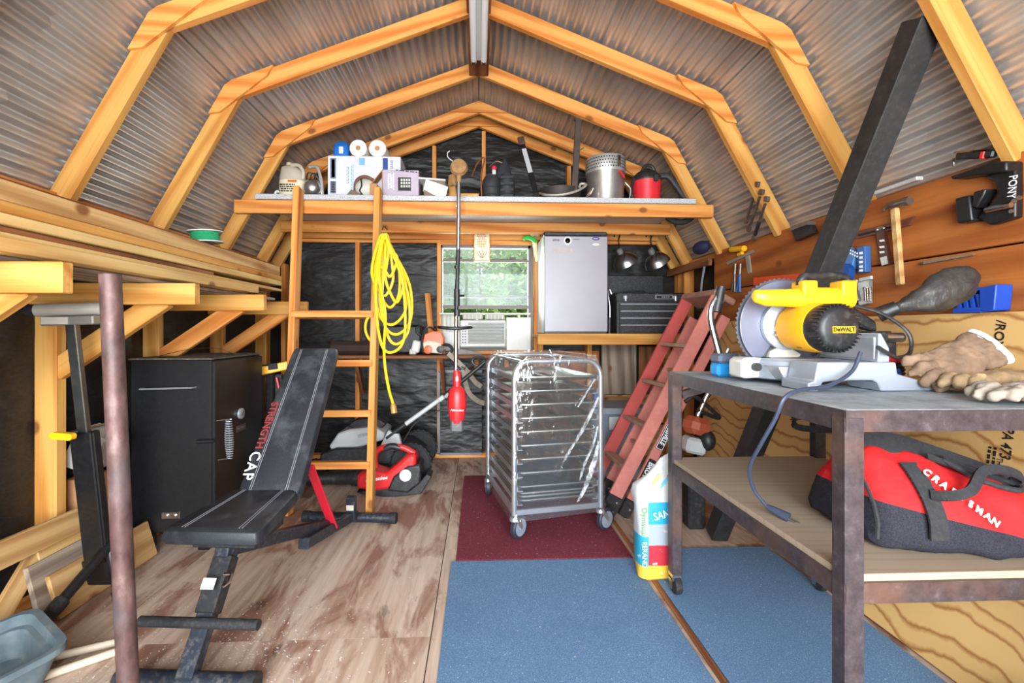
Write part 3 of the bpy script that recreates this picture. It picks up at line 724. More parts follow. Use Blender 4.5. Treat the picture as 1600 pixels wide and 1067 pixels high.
for lab, p, q in (('pale round wooden stick lying behind its twin by the tub', aZ(60, 1032, .016), aZ(196, 1000, .016)), ('pale round wooden stick lying nearest the weight bench foot', aZ(70, 1056, .016), aZ(196, 1013, .016))):
    tag(MB().tube([p, q], .0135, 12).build('dowel', STICK), lab, 'stick', 'sticks beside the tub')
# ================================================================ centre and back
# ---- mats
def mat_rubber(name, base, dark, sp):
    t = NT(name); v = t.coord(); n = t.noise(v, 240, 3, .7); big = t.noise(v, 2.2, 5, .6); s2 = t.noise(v, 90, 2, .5)
    c = t.ramp(n, [(.34, dark), (.6, base), (.72, sp)])
    c = t.mix(c, lin(dark), t.ramp(big, [(.5, (0, 0, 0, 1)), (.7, (.35, .35, .35, 1))]))
    c = t.mix(c, lin((200, 200, 200)), t.ramp(s2, [(.70, (0, 0, 0, 1)), (.76, (.6, .6, .6, 1))]))
    t.set(Base_Color=c, Roughness=.85, Specular_IOR_Level=.2); t.bump(n, .0012, .5); return t.m
BLUEM = mat_rubber('blue_flecked_mat', (104, 134, 166), (74, 102, 134), (156, 178, 200))
REDM = mat_rubber('maroon_flecked_mat', (124, 52, 64), (92, 36, 48), (164, 106, 114))
def floormat(label, x0, x1, y0, y1, mat):
    o = MB().box((0, 0, 0), (x1-x0, y1-y0, .010), None, .002).build('rubber_mat', mat); o.location = ((x0+x1)/2, (y0+y1)/2, .0055)
    tag(o, label, 'mat', 'floor mats')
floormat('maroon rubber mat under the wheeled tray rack', -.112, .765, 2.262, 3.575, REDM)
floormat('blue flecked rubber mat in the open middle of the floor', -.135, .760, .70, 2.255, BLUEM)
floormat('blue flecked rubber mat lying under the steel work table', .805, 1.50, .75, 2.345, BLUEM)
tag(beam('batten', (.783, .75, .006), (.800, 2.95, .006), .022, .010, WOODB), 'thin wooden strip lying between the two blue mats', 'strip')
# ---- loft ladder
ld = thing('loft_ladder', 'homemade pine ladder leaning on the loft edge', 'ladder', (-.93, 2.88, 0))
rails = {}
for nm, xt, xb in (('l', -1.205, -1.165), ('r', -.675, -.667)):
    p0, p1 = V((xb, 2.86, .0)), V((xt, 3.13, 2.085)); rails[nm] = (p0, p1)
    o = beam('rail', p0 + V((0, 0, .012)), p1, .04, .085, WOOD if nm == 'l' else WOODY, ld, up=(0, -1, .13))
for z in (1.235, .925, .615, .305):
    f = z/2.085; a = rails['l'][0].lerp(rails['l'][1], f); b = rails['r'][0].lerp(rails['r'][1], f)
    beam('rung', a + V((.0, -.015, 0)), b + V((0, -.015, 0)), .085, .042, WOOD, ld, up=(0, .13, 1))
# ---- yellow extension cord
cd = thing('extension_cord', 'coiled yellow extension cord hanging from the loft ladder rail', 'cord', (-.66, 2.9, 1.75))
YCORD = plain('yellow_cord', (240, 196, 16), .45, 0, .08, 12)
loops = [(592, 478, 622, 430), (588, 505, 632, 470), (596, 520, 640, 495), (584, 460, 612, 420), (600, 535, 637, 520), (605, 470, 628, 455), (594, 430, 618, 400), (590, 548, 630, 500)]
pts = []
for i, (xl, yb, xr, ym) in enumerate(loops):
    y = 2.93 - .012*i; hk = (598 + (i % 3)*3, 366)
    for px, py in ((hk[0], hk[1]), (xl+2, 395), (xl-3, (395+yb)/2), (xl+6, yb-10), ((xl+xr)/2+4, yb+2), (xr+2, yb-22), (xr, (ym+395)/2), (hk[0]+12, 395)):
        pts.append(aY(px, py, y + random.uniform(-.006, .006)))
pts += [aY(px, py, 2.84) for px, py in ((600, 372), (592, 430), (602, 490), (600, 540), (602, 575), (608, 610), (614, 630))]
MB().tube(spline(pts, 5), .0085, 8).build('cord', YCORD, cd, world=True)
pts = [aY(px, py, 2.99) for px, py in ((588, 488), (574, 498), (571, 515), (577, 530), (585, 534))]
MB().tube(spline(pts, 5), .0085, 8).build('cord_loop', YCORD, cd, world=True)
a, b = aY(614, 630, 2.84), aY(616, 645, 2.84)
MB().tube([a, a.lerp(b, .3), b], [.011, .018, .019], 10).build('plug', plain('amber_plug', (170, 120, 50), .4, 0, .1, 9), cd, world=True)
hk = aY(602, 362, 2.95); MB().tube(spline([hk + V((-.03, .07, .03)), hk + V((-.01, 0, .035)), hk + V((.02, -.03, .01)), hk + V((.012, -.05, .03))], 5), .006, 8).build('hook', plain('brass_hook', (150, 116, 70), .35, .8, .1, 9), cd, world=True)
# ---- string trimmer hanging beside the loft edge
st = thing('string_trimmer', 'red and black string trimmer hanging upright from the loft edge', 'trimmer', (0, 3.05, .6))
YT = 3.06
def T(px, py, dy=0): return aY(px, py, YT+dy)
MB().tube([T(717, 275), T(716, 390)], .0135, 12).build('upper_shaft', STEEL, st, world=True)
MB().tube([T(716, 390), T(713, 492)], .0145, 12).build('sleeve', BLACKP, st, world=True)
MB().tube([T(713, 492), T(712, 585)], .0135, 12).build('lower_shaft', CHROME, st, world=True)
for y0, y1, r in ((452, 478, .021), (484, 494, .021), (415, 420, .018)): MB().tube([T(714, y0), T(714, y1)], r, 12).build('coupler', BLACKP, st, world=True)
c = T(722, 462, -.02); MB().tube([T(714, 462), c + V((.012, -.01, 0))], .007, 8).build('clamp_knob', BLACKP, st, world=True)
c = T(711, 512); ring = [c + V((math.cos(a)*.107, math.sin(a)*.075, .004*math.cos(2*a))) for a in [2*math.pi*k/28 for k in range(28)]]
MB().tube(ring, .011, 10, closed=True).build('loop_handle', BLACKP, st, world=True)
c = T(717, 263); HEAD = plain('dusty_brown_head', (150, 112, 70), .7, .1, .25, 30)
h = MB().lathe([(.02, 0), (.052, .006), (.060, .03), (.050, .055), (.02, .06)], 20, aim(c + V((0, .03, 0)), (0, -1, .15))).build('line_head', HEAD, st, world=True)
MB().tube([T(717, 285), c], [.016, .02], 10).build('gear_neck', HEAD, st, world=True)
MB().tube(spline([c + V((-.03, 0, .04)), c + V((-.07, 0, .07)), c + V((-.075, .0, .1)), c + V((-.06, 0, .115))], 5), .003, 6).build('trim_line', WHITE, st, world=True)
MB().tube([T(714, 322), (T(714, 322).x, 3.20, T(714, 322).z+.01)], .006, 8).build('hanging_hook', STEEL, st, world=True)
MB().prism([(-.012, -.02), (.018, -.02), (.018, .02), (-.012, .02)], 0, .07, aim(T(706, 290, .02), (0, 0, 1))).build('guard_bracket', HEAD, st, world=True)
MB().tube([T(713, 578), T(714, 586), T(714, 608)], [.018, .027, .025], 14).build('trigger_grip', RED, st, world=True)
MB().tube([T(714, 608), T(714, 630)], [.021, .017], 14).build('grip', plain('dark_red_grip', (130, 30, 34), .5, 0, .1, 9), st, world=True)
MB().box(T(714, 592, -.027), (.018, .006, .03), None, .002).build('trigger', INKW, st, world=True)
MB().tube([T(714, 628), T(715, 642)], [.019, .026], 12).build('neck', BLACKP, st, world=True)
rings = []
for py, rx, ry in ((638, .030, .03), (643, .052, .045), (655, .060, .052), (668, .062, .054), (682, .054, .05), (694, .044, .045), (696, .030, .03)):
    c = T(714, py); rings.append([c + V((math.cos(a)*rx, math.sin(a)*ry, 0)) for a in [2*math.pi*k/18 for k in range(18)]])
# the lower powerhead: shift up so that it ends where the battery starts
rings = [[p + V((0, 0, .145)) for p in r] for r in rings]
MB().loft(rings).build('motor_housing', RED, st, world=True)
MB().box(T(714, 664) + V((0, 0, .0)), (.085, .08, .085), None, .01).build('battery', plain('smoke_grey_plastic', (74, 72, 76), .35, 0, .2, 20, dust=.3), st, world=True)
text('Milwaukee', .02, T(714, 641, -.058), (1, 0, 0), (0, 0, 1), INKW, st, shear=.3)
# ---- back shelf with the chainsaw
bs = thing('wall_shelf', 'rough pine shelf board under the window with wooden bracket', 'shelf', (-.4, 4.0, .9))
beam('shelf_board', (-1.28, 3.95, .915), (.45, 3.95, .915), .29, .026, WOODB, bs)
for x in (bx(568), bx(694)): beam('bracket', (x, 3.86, .895), (x, 4.09, .60), .03, .07, WOODB, bs)
YC = 3.93
cs = thing('chainsaw', 'orange and cream chainsaw on the wall shelf below the window', 'chainsaw', (-.52, YC, .93))
def C(px, py, dy=0): return aY(px, py, YC+dy)
CREAM = plain('cream_plastic', (206, 196, 174), .5, 0, .1, 14)
MB().prism([(C(x, y).x, C(x, y).z) for x, y in ((663, 549), (662, 535), (670, 531), (690, 535), (693, 545), (692, 552))], 0, .16, basis((0, YC+.06, 0), (1, 0, 0), (0, 0, 1))).build('engine_case', CREAM, cs, world=True, bevel=.008)
MB().prism([(C(x, y).x, C(x, y).z) for x, y in ((662, 536), (665, 522), (676, 517), (690, 518), (695, 528), (694, 538), (680, 540))], 0, .15, basis((0, YC+.055, 0), (1, 0, 0), (0, 0, 1))).build('top_cover', ORANGE, cs, world=True, bevel=.008)
MB().lathe([(.03, 0), (.03, .012), (.012, .016), (.001, .016)], 16, aim(C(688, 546, -.10), (0, -1, 0))).build('fuel_cap', BLACKP, cs, world=True)
MB().lathe([(.035, 0), (.035, .012), (.02, .016), (.001, .016)], 16, aim(C(669, 546, -.10), (0, -1, 0))).build('starter_cover', ORANGE, cs, world=True)
MB().tube(spline([C(661, 550, -.10), C(659, 530, -.11), C(663, 515, -.08), C(672, 511, 0), C(680, 516, .07)], 5), .009, 8).build('front_handle', BLACKP, cs, world=True)
MB().tube(spline([C(658, 525), C(652, 520), C(651, 512), C(656, 508)], 4), .010, 8).build('hand_guard', BLACKP, cs, world=True)
MB().tube(spline([C(692, 538), C(703, 540), C(706, 548), C(696, 552)], 5), .013, 8).build('rear_handle', BLACKP, cs, world=True)
MB().box(C(651, 541, .0), (.07, .11, .10), (0, R(14), 0), .01).build('muffler_cover', WHITE, cs, world=True)
MB().box(C(646, 549, .0), (.06, .10, .05), None, .008).build('chain_brake_cover', plain('grey_cover', (176, 172, 166), .5, .2, .15, 20), cs, world=True)
MB().box(C(662, 545, -.085), (.022, .01, .05), None, .003).build('side_clip', ORANGE, cs, world=True)
sb = MB().prism([(-.0, -.03), (.30, -.012), (.32, 0), (.30, .02), (0, .035)], 0, .025, basis(C(697, 548, .05), (1, 0, -.12), (0, 0, 1))); sb.build('scabbard', plain('grey_scabbard', (128, 118, 112), .6, 0, .2, 14), cs, world=True)
# grey harness strap
sp_ = [aY(x, y, 3.74) for x, y in ((700, 552), (716, 566), (730, 580), (742, 596), (752, 604))]
sp2 = [aY(x, y, 3.74) for x, y in ((724, 572), (727, 596), (733, 614), (746, 626), (757, 630))]
stp = thing('harness_strap', 'grey webbing strap dangling off the shelf behind the red trimmer', 'strap', (-.2, 3.74, .9))
for q in (sp_, sp2):
    m = MB(); c = spline(q, 5)
    for i in range(len(c)-1): m.bar(c[i], c[i] + (c[i+1]-c[i])*1.1, .004, .038, up=(0, 0, 1))
    m.build('webbing', plain('grey_webbing', (150, 138, 122), .8, 0, .15, 40), stp, world=True)
tag(beam('wood_offcut', aY(676, 548, 4.06), aY(668, 458, 4.07), .03, .045, WOOD), 'narrow pine offcut standing on the shelf left of the window', 'offcut')
tag(MB().box((-1.08, 4.0, .985), (.40, .12, .11), (0, 0, R(2)), .03).build('tool_roll', plain('dark_brown_cloth', (58, 42, 36), .8, 0, .2, 12)), 'dark brown roll lying on the shelf behind the ladder', 'roll')
tag(MB().box((-.66, 4.04, 1.055), (.34, .10, .25), None, .02).build('tool_case', BLACKP), 'black tool case standing on the shelf behind the yellow cord', 'case')
# ---- air conditioner in the window
ac = thing('air_conditioner', 'white window air conditioner with slatted front grille', 'air conditioner', (.04, 4.0, .96))
ax0, ax1, az0, az1 = -.165, .238, .985, 1.225
ACM = plain('warm_white_plastic', (192, 192, 186), .45, 0, .04, 9)
MB().box(((ax0+ax1)/2, 4.10, (az0+az1)/2), (ax1-ax0, .20, az1-az0), None, .012).build('housing', ACM, ac, world=True)
for k in range(14):
    z = az0 + .045 + k*.0125; MB().box((.065, 3.996, z), (.31, .010, .005), (R(25), 0, 0)).build('grille_slat', ACM, ac, world=True)
MB().box((.065, 4.0, az0+.125), (.315, .004, .18)).build('grille_back', plain('grille_shadow_grey', (120, 120, 118), .7, 0, .1, 9), ac, world=True)
MB().box((-.128, 3.996, az0+.11), (.055, .012, .16), None, .003).build('control_panel', ACM, ac, world=True)
for i in range(6):
    for j in range(2): MB().box((-.138+j*.022, 3.988, az0+.045+i*.024), (.013, .006, .012), None, .002).build('button', plain('grey_button', (92, 92, 96), .5, 0, 0, 9) if i+j == 0 else bpy.data.materials['grey_button'], ac, world=True)
for x0, x1 in ((-.14, .035), (.055, .225)):
    MB().box(((x0+x1)/2, 4.03, az1+.028), (x1-x0, .04, .045), None, .004).build('vent_opening', plain('vent_grey', (168, 164, 150), .6, 0, .1, 9) if x0 < 0 else bpy.data.materials['vent_grey'], ac, world=True)
    for q in range(5): MB().box((x0+.02+q*(x1-x0-.04)/4, 4.006, az1+.028), (.006, .012, .04)).build('vent_vane', ACM, ac, world=True)
MB().box((.055, 4.09, az1+.055), (.80, .10, .014)).build('top_rail', ACM, ac, world=True)
for k in range(9): MB().box((-.32+k*.0175, 4.10 + .012*(k % 2), (az0+az1)/2+.03), (.02, .004, az1-az0+.05), (0, 0, R(35 if k % 2 else -35))).build('side_pleat', ACM, ac, world=True)
MB().box((-.25, 4.075, az0+.06), (.17, .02, .16), None, .004).build('side_filler', ACM, ac, world=True)
MB().box((.352, 4.06, (az0+az1)/2-.002), (.215, .012, az1-az0+.05), None, .003).build('side_panel', WHITE, ac, world=True)
# ---- wooden plaque
pq = thing('wall_plaque', 'cream wooden plaque with small verse hanging at the window top', 'plaque', (.025, 4.03, 1.76))
a, b = aY(740, 362, 4.03), aY(766, 408, 4.03); cx, cz = (a.x+b.x)/2, (a.z+b.z)/2
MB().box((cx, 4.045, cz), (b.x-a.x, .03, a.z-b.z), None, .003).build('board', WOODT, pq, world=True)
MB().box((cx, 4.028, cz), (b.x-a.x-.016, .006, a.z-b.z-.014), None, .002).build('face', plain('cream_face', (244, 226, 190), .6, 0, .05, 9), pq, world=True)
INKO = plain('tan_ink', (176, 138, 92), .6, 0, 0, 9)
scribble(8, .085, .12, (cx, 4.0247, cz+.05), (1, 0, 0), (0, 0, 1), INKO, pq)
m = MB()
for k in range(5):
    x = -.03 + k*.015; m.tube(spline([(cx+x*.3, 4.0245, cz-.10), (cx+x, 4.0245, cz-.075+.01*(k % 2)), (cx+x*1.4, 4.0245, cz-.05+.012*(k % 3))], 3), .0022, 5)
m.build('plant_sketch', INKB, pq, world=True)
# ---- scrap hanging at the window corner
sc_ = thing('husk_scrap', 'white and green scrap hanging on the stud beside the refrigerator', 'scrap', (.45, 4.0, 1.8))
MB().tube(spline([aY(834, 372, 3.98), aY(836, 385, 3.97), aY(838, 400, 3.97), aY(838.5, 409, 3.98)], 5), [.02]*6+[.018]*5+[.013]*4+[.004], 8).build('tail', plain('cream_husk', (226, 210, 176), .6, 0, .1, 20), sc_, world=True)
MB().tube(spline([aY(817, 374, 3.97), aY(825, 371, 3.96), aY(833, 374, 3.95), aY(838, 378, 3.97)], 4), [.006]+[.02]*11+[.006], 8).build('green_leaf', plain('bright_green', (50, 170, 60), .5, 0, .15, 20), sc_, world=True)
MB().tube(spline([aY(829, 366, 3.98), aY(836, 363, 3.96), aY(844, 366, 3.97)], 4), [.01]+[.028]*7+[.01], 8).build('wrapper', PAPER, sc_, world=True)
# ---- bench and refrigerator
bn = thing('back_bench', 'wooden bench top with pine front edge along the back wall', 'bench', (1.1, 3.85, 0))
beam('top_board', (.48, 3.87, 1.088), (1.74, 3.87, 1.088), .44, .02, WOODT, bn)
beam('front_edge', (.465, 3.635, 1.065), (1.70, 3.635, 1.065), .036, .088, WOODY, bn)
beam('post', (.545, 4.05, 0), (.545, 4.05, 1.075), .04, .07, WOODY, bn, up=(0, 1, 0)); beam('post', (.97, 4.03, 0), (.97, 4.03, 1.075), .04, .06, WOODY, bn, up=(0, 1, 0))
beam('brace', (.52, 4.06, .70), (.50, 3.70, 1.04), .035, .06, WOOD, bn)
beam('post', (1.68, 4.05, 0), (1.68, 4.05, 1.075), .04, .07, WOODY, bn, up=(0, 1, 0))
fg = thing('mini_refrigerator', 'silver compact refrigerator standing on the back bench', 'refrigerator', (.78, 3.86, 1.10))
FRD = plain('silver_door', (152, 148, 152), .48, .25, .04, 5); FRS = plain('pale_grey_side', (196, 200, 194), .45, 0, .06, 6)
fx0, fx1, fz0, fz1 = .522, 1.032, 1.105, 1.915
MB().box(((fx0+fx1)/2, 3.905, (fz0+fz1)/2), (fx1-fx0-.004, .40, fz1-fz0-.01), None, .006).build('cabinet', FRS, fg, world=True)
dr = MB().box(((fx0+fx1)/2, 3.675, (fz0+fz1)/2-.006), (fx1-fx0, .05, fz1-fz0-.045), None, .006).build('door', FRD, fg, world=True)
MB().box(((fx0+fx1)/2, 3.70, fz1-.006), (fx1-fx0+.004, .06, .035), None, .008).build('hinge_cap', BLACKP, fg, world=True)
MB().box(((fx0+fx1)/2, 3.69, fz0+.012), (fx1-fx0-.01, .05, .022), None, .003).build('toe_strip', BLACKP, fg, world=True)
def FP(px, py): return aY(px, py, 3.648)
for c, rx, rz_, mt in ((FP(931, 373), .030, .014, plain('purple_badge', (66, 50, 120), .4, 0, .05, 9)), (FP(931, 382), .028, .010, PAPER)):
    MB().prism([(rx*math.cos(a), rz_*math.sin(a)) for a in [2*math.pi*k/20 for k in range(20)]], 0, .003, basis(c, (1, 0, 0), (0, 0, 1))).build('badge', mt, dr, world=True)
scribble(1, .04, .008, FP(931, 373) + V((0, -.0032, 0)), (1, 0, 0), (0, 0, 1), INKW, dr)
c = FP(887, 376); MB().prism([(.033*math.cos(a), .033*math.sin(a)) for a in [2*math.pi*k/24 for k in range(24)]], 0, .002, basis(c, (1, 0, 0), (0, 0, 1))).build('round_sticker', PAPER, dr, world=True)
MB().lathe([(.021, 0), (.021, .001), (.018, .001), (.018, 0)], 20, aim(c + V((0, -.0022, 0)), (0, -1, 0))).build('sticker_ring', INKB, dr, world=True)
text('\u25B2', .02, c + V((0, -.004, -.004)), (1, 0, 0), (0, 0, 1), INKB, dr)
scribble(2, .06, .018, FP(869, 375), (1, 0, 0), (0, 0, 1), INKB, dr, seed=3); scribble(1, .05, .009, FP(901, 374), (1, 0, 0), (0, 0, 1), INKB, dr, seed=4)
MB().prism(rrect(.155, .036, .012), 0, .0008, basis(FP(880, 391), (1, 0, -.02), (0, 0, 1))).build('adhesive_patch', plain('old_adhesive', (178, 166, 164), .8, 0, .1, 30), dr, world=True)
# ---- toolbox
tx = thing('tool_chest', 'black steel tool chest with four drawers on the back bench', 'tool chest', (1.38, 3.8, 1.10))
tx0, tx1, tz0, tz1, ty = 1.105, 1.655, 1.10, 1.435, 3.66
CHB = plain('black_hammertone', (38, 38, 40), .45, .2, .25, 40, dust=.2)
MB().box(((tx0+tx1)/2, ty+.14, (tz0+tz1)/2-.02), (tx1-tx0, .28, tz1-tz0-.04), None, .006).build('case', CHB, tx, world=True)
lid = MB().box(((tx0+tx1)/2, ty+.14, tz1-.035), (tx1-tx0+.006, .286, .075), None, .008).build('lid', CHB, tx, world=True)
dz = [(.235, .20), (.20, .155), (.155, .11), (.105, .02)]
for k, (u, l) in enumerate(((.242, .192), (.186, .136), (.130, .080), (.074, .012))):
    d = MB().box(((tx0+tx1)/2, ty-.006, tz0+(u+l)/2), (tx1-tx0-.045, .02, u-l), None, .003).build('drawer', CHB, tx, world=True)
    MB().box(((tx0+tx1)/2, ty-.022, tz0+u+.002), (tx1-tx0-.05, .016, .010), None, .003).build('drawer_pull', ALU, d, world=True)
for x in (tx0+.07, tx1-.075):
    l_ = MB().box((x, ty-.008, tz1-.035), (.032, .012, .03), None, .004).build('latch', ALU, lid, world=True)
    MB().tube([(x, ty-.018, tz1-.03), (x, ty-.018, tz1-.065)], .008, 8).build('latch_hook', ALU, tx, world=True)
MB().box((1.49, ty-.006, tz1-.032), (.14, .006, .034), None, .002).build('nameplate', ALU, lid, world=True)
MB().box((1.49, ty-.0095, tz1-.032), (.128, .002, .026)).build('nameplate_field', INKB, lid, world=True)
scribble(1, .085, .016, (1.505, ty-.0107, tz1-.032), (1, 0, 0), (0, 0, 1), STEEL, lid, seed=5)
MB().tube(spline([(1.18, 3.76, tz1+.004), (1.20, 3.76, tz1+.02), (1.36, 3.76, tz1+.022), (1.38, 3.76, tz1+.004)], 5), .008, 8).build('lid_handle', BLACKP, lid, world=True)
tag(MB().box((1.36, 4.055, 1.36), (.56, .05, .52), None, .006).build('black_case', CHB), 'flat black case standing behind the tool chest under the work lamps', 'case')
tl = thing('hanging_tool', 'thin bent steel tool leaning between refrigerator and tool chest', 'tool', (1.07, 3.72, 1.1))
MB().tube(spline([(1.06, 3.70, 1.10), (1.065, 3.70, 1.3), (1.055, 3.71, 1.42), (1.065, 3.72, 1.47), (1.085, 3.72, 1.43)], 5), .007, 8).build('rod', STEEL, tl, world=True)
MB().tube([(1.06, 3.70, 1.11), (1.062, 3.70, 1.24)], .013, 8).build('grip', BLACKP, tl, world=True)
# ---- two clamp work lamps
for lab, hx, lx in (('aluminium clamp work lamp hanging nearer the refrigerator', 966, 975), ('aluminium clamp work lamp hanging nearer the corner', 1016, 1024)):
    L = thing('work_lamp', lab, 'lamp', aY(lx, 425, 3.97), group='clamp work lamps')
    top = aY(hx, 374, 4.04); c = aY(lx, 412, 3.97)
    MB().tube(spline([top + V((-.035, 0, .02)), top + V((-.03, 0, .045)), top + V((.01, -.005, .04)), top + V((.0, -.01, -.005)), top + V((0, -.02, -.06)), c + V((-.05, -.02, .10))], 5), .006, 8).build('hook', BLACK, L, world=True)
    MB().tube(spline([top + V((.0, -.02, -.07)), top + V((.012, -.03, -.10)), c + V((-.04, -.03, .075))], 4), .005, 8).build('clamp_spring', STEEL, L, world=True)
    prof = [(.018, .11), (.03, .10), (.075, .075), (.105, .03), (.112, -.005), (.108, -.005), (.10, .028), (.07, .07), (.02, .095)]
    MB().lathe(prof, 24, aim(c + V((.02, 0, .0)), (-.35, -.15, .55))).build('reflector', STEEL, L, world=True)
    MB().lathe([(.02, .09), (.027, .10), (.027, .14), (.015, .15)], 14, aim(c + V((.02, 0, .0)), (-.35, -.15, .55))).build('socket', plain('grey_socket', (120, 118, 112), .5, .3, .1, 9) if hx < 1000 else bpy.data.materials['grey_socket'], L, world=True)
    ring = [c + V((-.03 + .012*math.sin(a), -.10*math.cos(a)*.5-.04, .085*math.sin(a)+.01)) for a in [math.pi*k/12 for k in range(13)]]
    MB().tube(ring, .004, 6).build('wire_guard', BLACK, L, world=True)

# ---- tray rack (local axes)
rk = thing('tray_rack', 'aluminium wheeled tray rack wrapped in clear plastic', 'rack', (.19, 2.46, .011), rz=R(11))
RW, RD, RH, RB = .50, .66, .968, .135
TUBM2 = plain('satin_aluminium', (206, 208, 212), .3, .85, .05, 12)
for y, nm in ((0, 'front_frame'), (RD, 'rear_frame')):
    pts = [(0, y, RB), (0, y, RH-.10)] + [(.09 - .09*math.cos(a), y, RH-.10+.09*math.sin(a)) for a in [R(q) for q in (15, 30, 45, 60, 75, 90)]] + [(RW-.09 + .09*math.sin(a), y, RH-.10+.09*math.cos(a)) for a in [R(q) for q in (0, 15, 30, 45, 60, 75, 90)]] + [(RW, y, RB)]
    MB().tube(pts, .0145, 12).build(nm, TUBM2, rk)
for p, q in (((0, 0), (RW, 0)), ((0, RD), (RW, RD)), ((0, 0), (0, RD)), ((RW, 0), (RW, RD))):
    MB().bar((p[0], p[1], RB+.015), (q[0], q[1], RB+.015), .022, .03, ch=.003).build('base_rail', TUBM2, rk)
for x in (0.0, RW): MB().bar((.04 if x == 0 else RW-.04, 0, RH-.01), (.04 if x == 0 else RW-.04, RD, RH-.01), .02, .012).build('top_rail', TUBM2, rk)
levels = [.86 - k*.0735 for k in range(10)]
for z in levels:
    for x, s in ((.018, 1), (RW-.018, -1)):
        MB().box((x, RD/2, z), (.004, RD, .028)).box((x+s*.014, RD/2, z-.012), (.03, RD, .004)).build('runner', TUBM2, rk)
for x, y, a in ((0.0, 0.0, 38), (RW, 0.0, 25), (0, RD, 80), (RW, RD, 60)):
    ct = thing('caster', None, None); ct.parent = rk; ct.location = (x, y, 0); ct.rotation_euler = (0, 0, R(a))
    ob = MB().lathe([(.008, .13), (.02, .128), (.026, .118), (.026, .108), (.01, .106)], 14); 
    for s in (-1, 1): ob.prism([(-.008, .105), (.030, .105), (.05, .062), (.04, .052), (.03, .06)], s*.021-.002, s*.021+.002, basis((0, 0, 0), (1, 0, 0), (0, 0, 1)))
    ob.build('caster_fork', TUBM2, ct)
    MB().lathe([(.030, -.014), (.055, -.016), (.0615, -.010), (.0615, .010), (.055, .016), (.030, .014)], 26, aim((.04, 0, .0615), (0, 1, 0))).build('caster_tyre', plain('dark_blue_tyre', (42, 43, 54), .5, 0, .1, 9) if x+y == 0 else bpy.data.materials['dark_blue_tyre'], ct)
    MB().lathe([(.004, -.019), (.012, -.019), (.014, -.017), (.046, -.017), (.046, .017), (.014, .017), (.012, .019), (.004, .019)], 24, aim((.04, 0, .0615), (0, 1, 0))).build('caster_hub', plain('blue_grey_hub', (128, 136, 150), .45, 0, .1, 9) if x+y == 0 else bpy.data.materials['blue_grey_hub'], ct)
PANM = plain('sheet_pan_aluminium', (172, 170, 164), .34, .9, .12, 9)
MR = W(rk)
pan_lab = 'aluminium sheet pan slid into the plastic-wrapped rack'
def pan_mesh():
    rings = []
    for z, ins in ((.024, -.006), (.026, -.002), (.024, .002), (.002, .014), (.002, .20)):
        rings.append([V((x, y, z)) for x, y in rrect(RW-.065-2*ins, RD-.03-2*ins, .03, 3)])
    m = MB().loft(rings, caps=False); r2 = []
    for z, ins in ((.024, -.006), (.018, -.006), (.0, .016), (.0, .20)):
        r2.append([V((x, y, z)) for x, y in rrect(RW-.065-2*ins, RD-.03-2*ins, .03, 3)])
    m.loft(r2, caps=False); m.box((0, 0, .001), (.12, .28, .002)); return m
pm_ = None
for k, z in enumerate([l - .009 for l in levels] + [levels[-1]+.012, levels[-1]+.030]):
    if pm_ is None: pm_ = pan_mesh().build('sheet_pan', PANM, fix=False); o = pm_
    else: o = pm_.copy(); COL.objects.link(o)
    nth = ['topmost', 'second from the top', 'third from the top', 'fourth from the top', 'fifth from the top', 'sixth from the top', 'seventh from the top', 'eighth from the top', 'ninth from the top']
    lz = 'aluminium sheet pan %s in the plastic-wrapped rack' % nth[k] if k < 9 else 'aluminium sheet pan nested %s in the lowest stack of the wrapped rack' % ('undermost', 'between two others', 'uppermost')[k-9]
    p = MR @ V((RW/2, RD/2-.012, z)); o.location = p; o.rotation_euler = (0, 0, R(11)); tag(o, lz, 'tray', 'sheet pans in the rack')
t = NT('clear_plastic_film'); tr_ = t.node('ShaderNodeBsdfTransparent'); gl = t.node('ShaderNodeBsdfGlossy'); gl.inputs['Roughness'].default_value = .07; df = t.node('ShaderNodeBsdfDiffuse')
tr_.inputs['Color'].default_value = (.94, .95, .96, 1); df.inputs['Color'].default_value = (.9, .92, .95, 1)
v = t.coord((1, 1, .5)); n = t.noise(v, 7, 4, .6, .5); bmp = t.node('ShaderNodeBump'); bmp.inputs['Distance'].default_value = .03; bmp.inputs['Strength'].default_value = .55
t.link(n, bmp.inputs['Height']); t.link(bmp.outputs[0], gl.inputs['Normal'])
m1 = t.node('ShaderNodeMixShader'); m1.inputs[0].default_value = .13; m2 = t.node('ShaderNodeMixShader'); m2.inputs[0].default_value = .025
t.link(tr_.outputs[0], m1.inputs[1]); t.link(gl.outputs[0], m1.inputs[2]); t.link(m1.outputs[0], m2.inputs[1]); t.link(df.outputs[0], m2.inputs[2]); t.link(m2.outputs[0], t.n['Material Output'].inputs['Surface'])
FILM = t.m
rings = []
NR = 60
for k in range(25):
    z = .115 + (RH + .02 - .115)*k/24; ring = []
    top = max(0, (z - (RH-.10))/.12)
    for (x, y) in rrect(RW+.05 - .12*top**2, RD+.06, .035, 14):
        w = .006*math.sin(x*31+z*17)*math.sin(y*27-z*23) + .004*math.sin(z*60+x*20)
        if k == 0: z2 = z - .02*math.sin(x*12+y*9)
        else: z2 = z
        f = 1 + w/.3; ring.append(V((RW/2 + x*f, RD/2 + y*f, z2)))
    rings.append(ring)
rings.append([V((RW/2 + (p.x-RW/2)*.3, RD/2 + (p.y-RD/2)*.5, RH+.022)) for p in rings[-1]])
fm = MB().loft(rings, caps=False); fm.f.append(tuple(len(fm.v)-len(rings[0])+i for i in range(len(rings[0]))))
fm.build('plastic_wrap', FILM, rk)

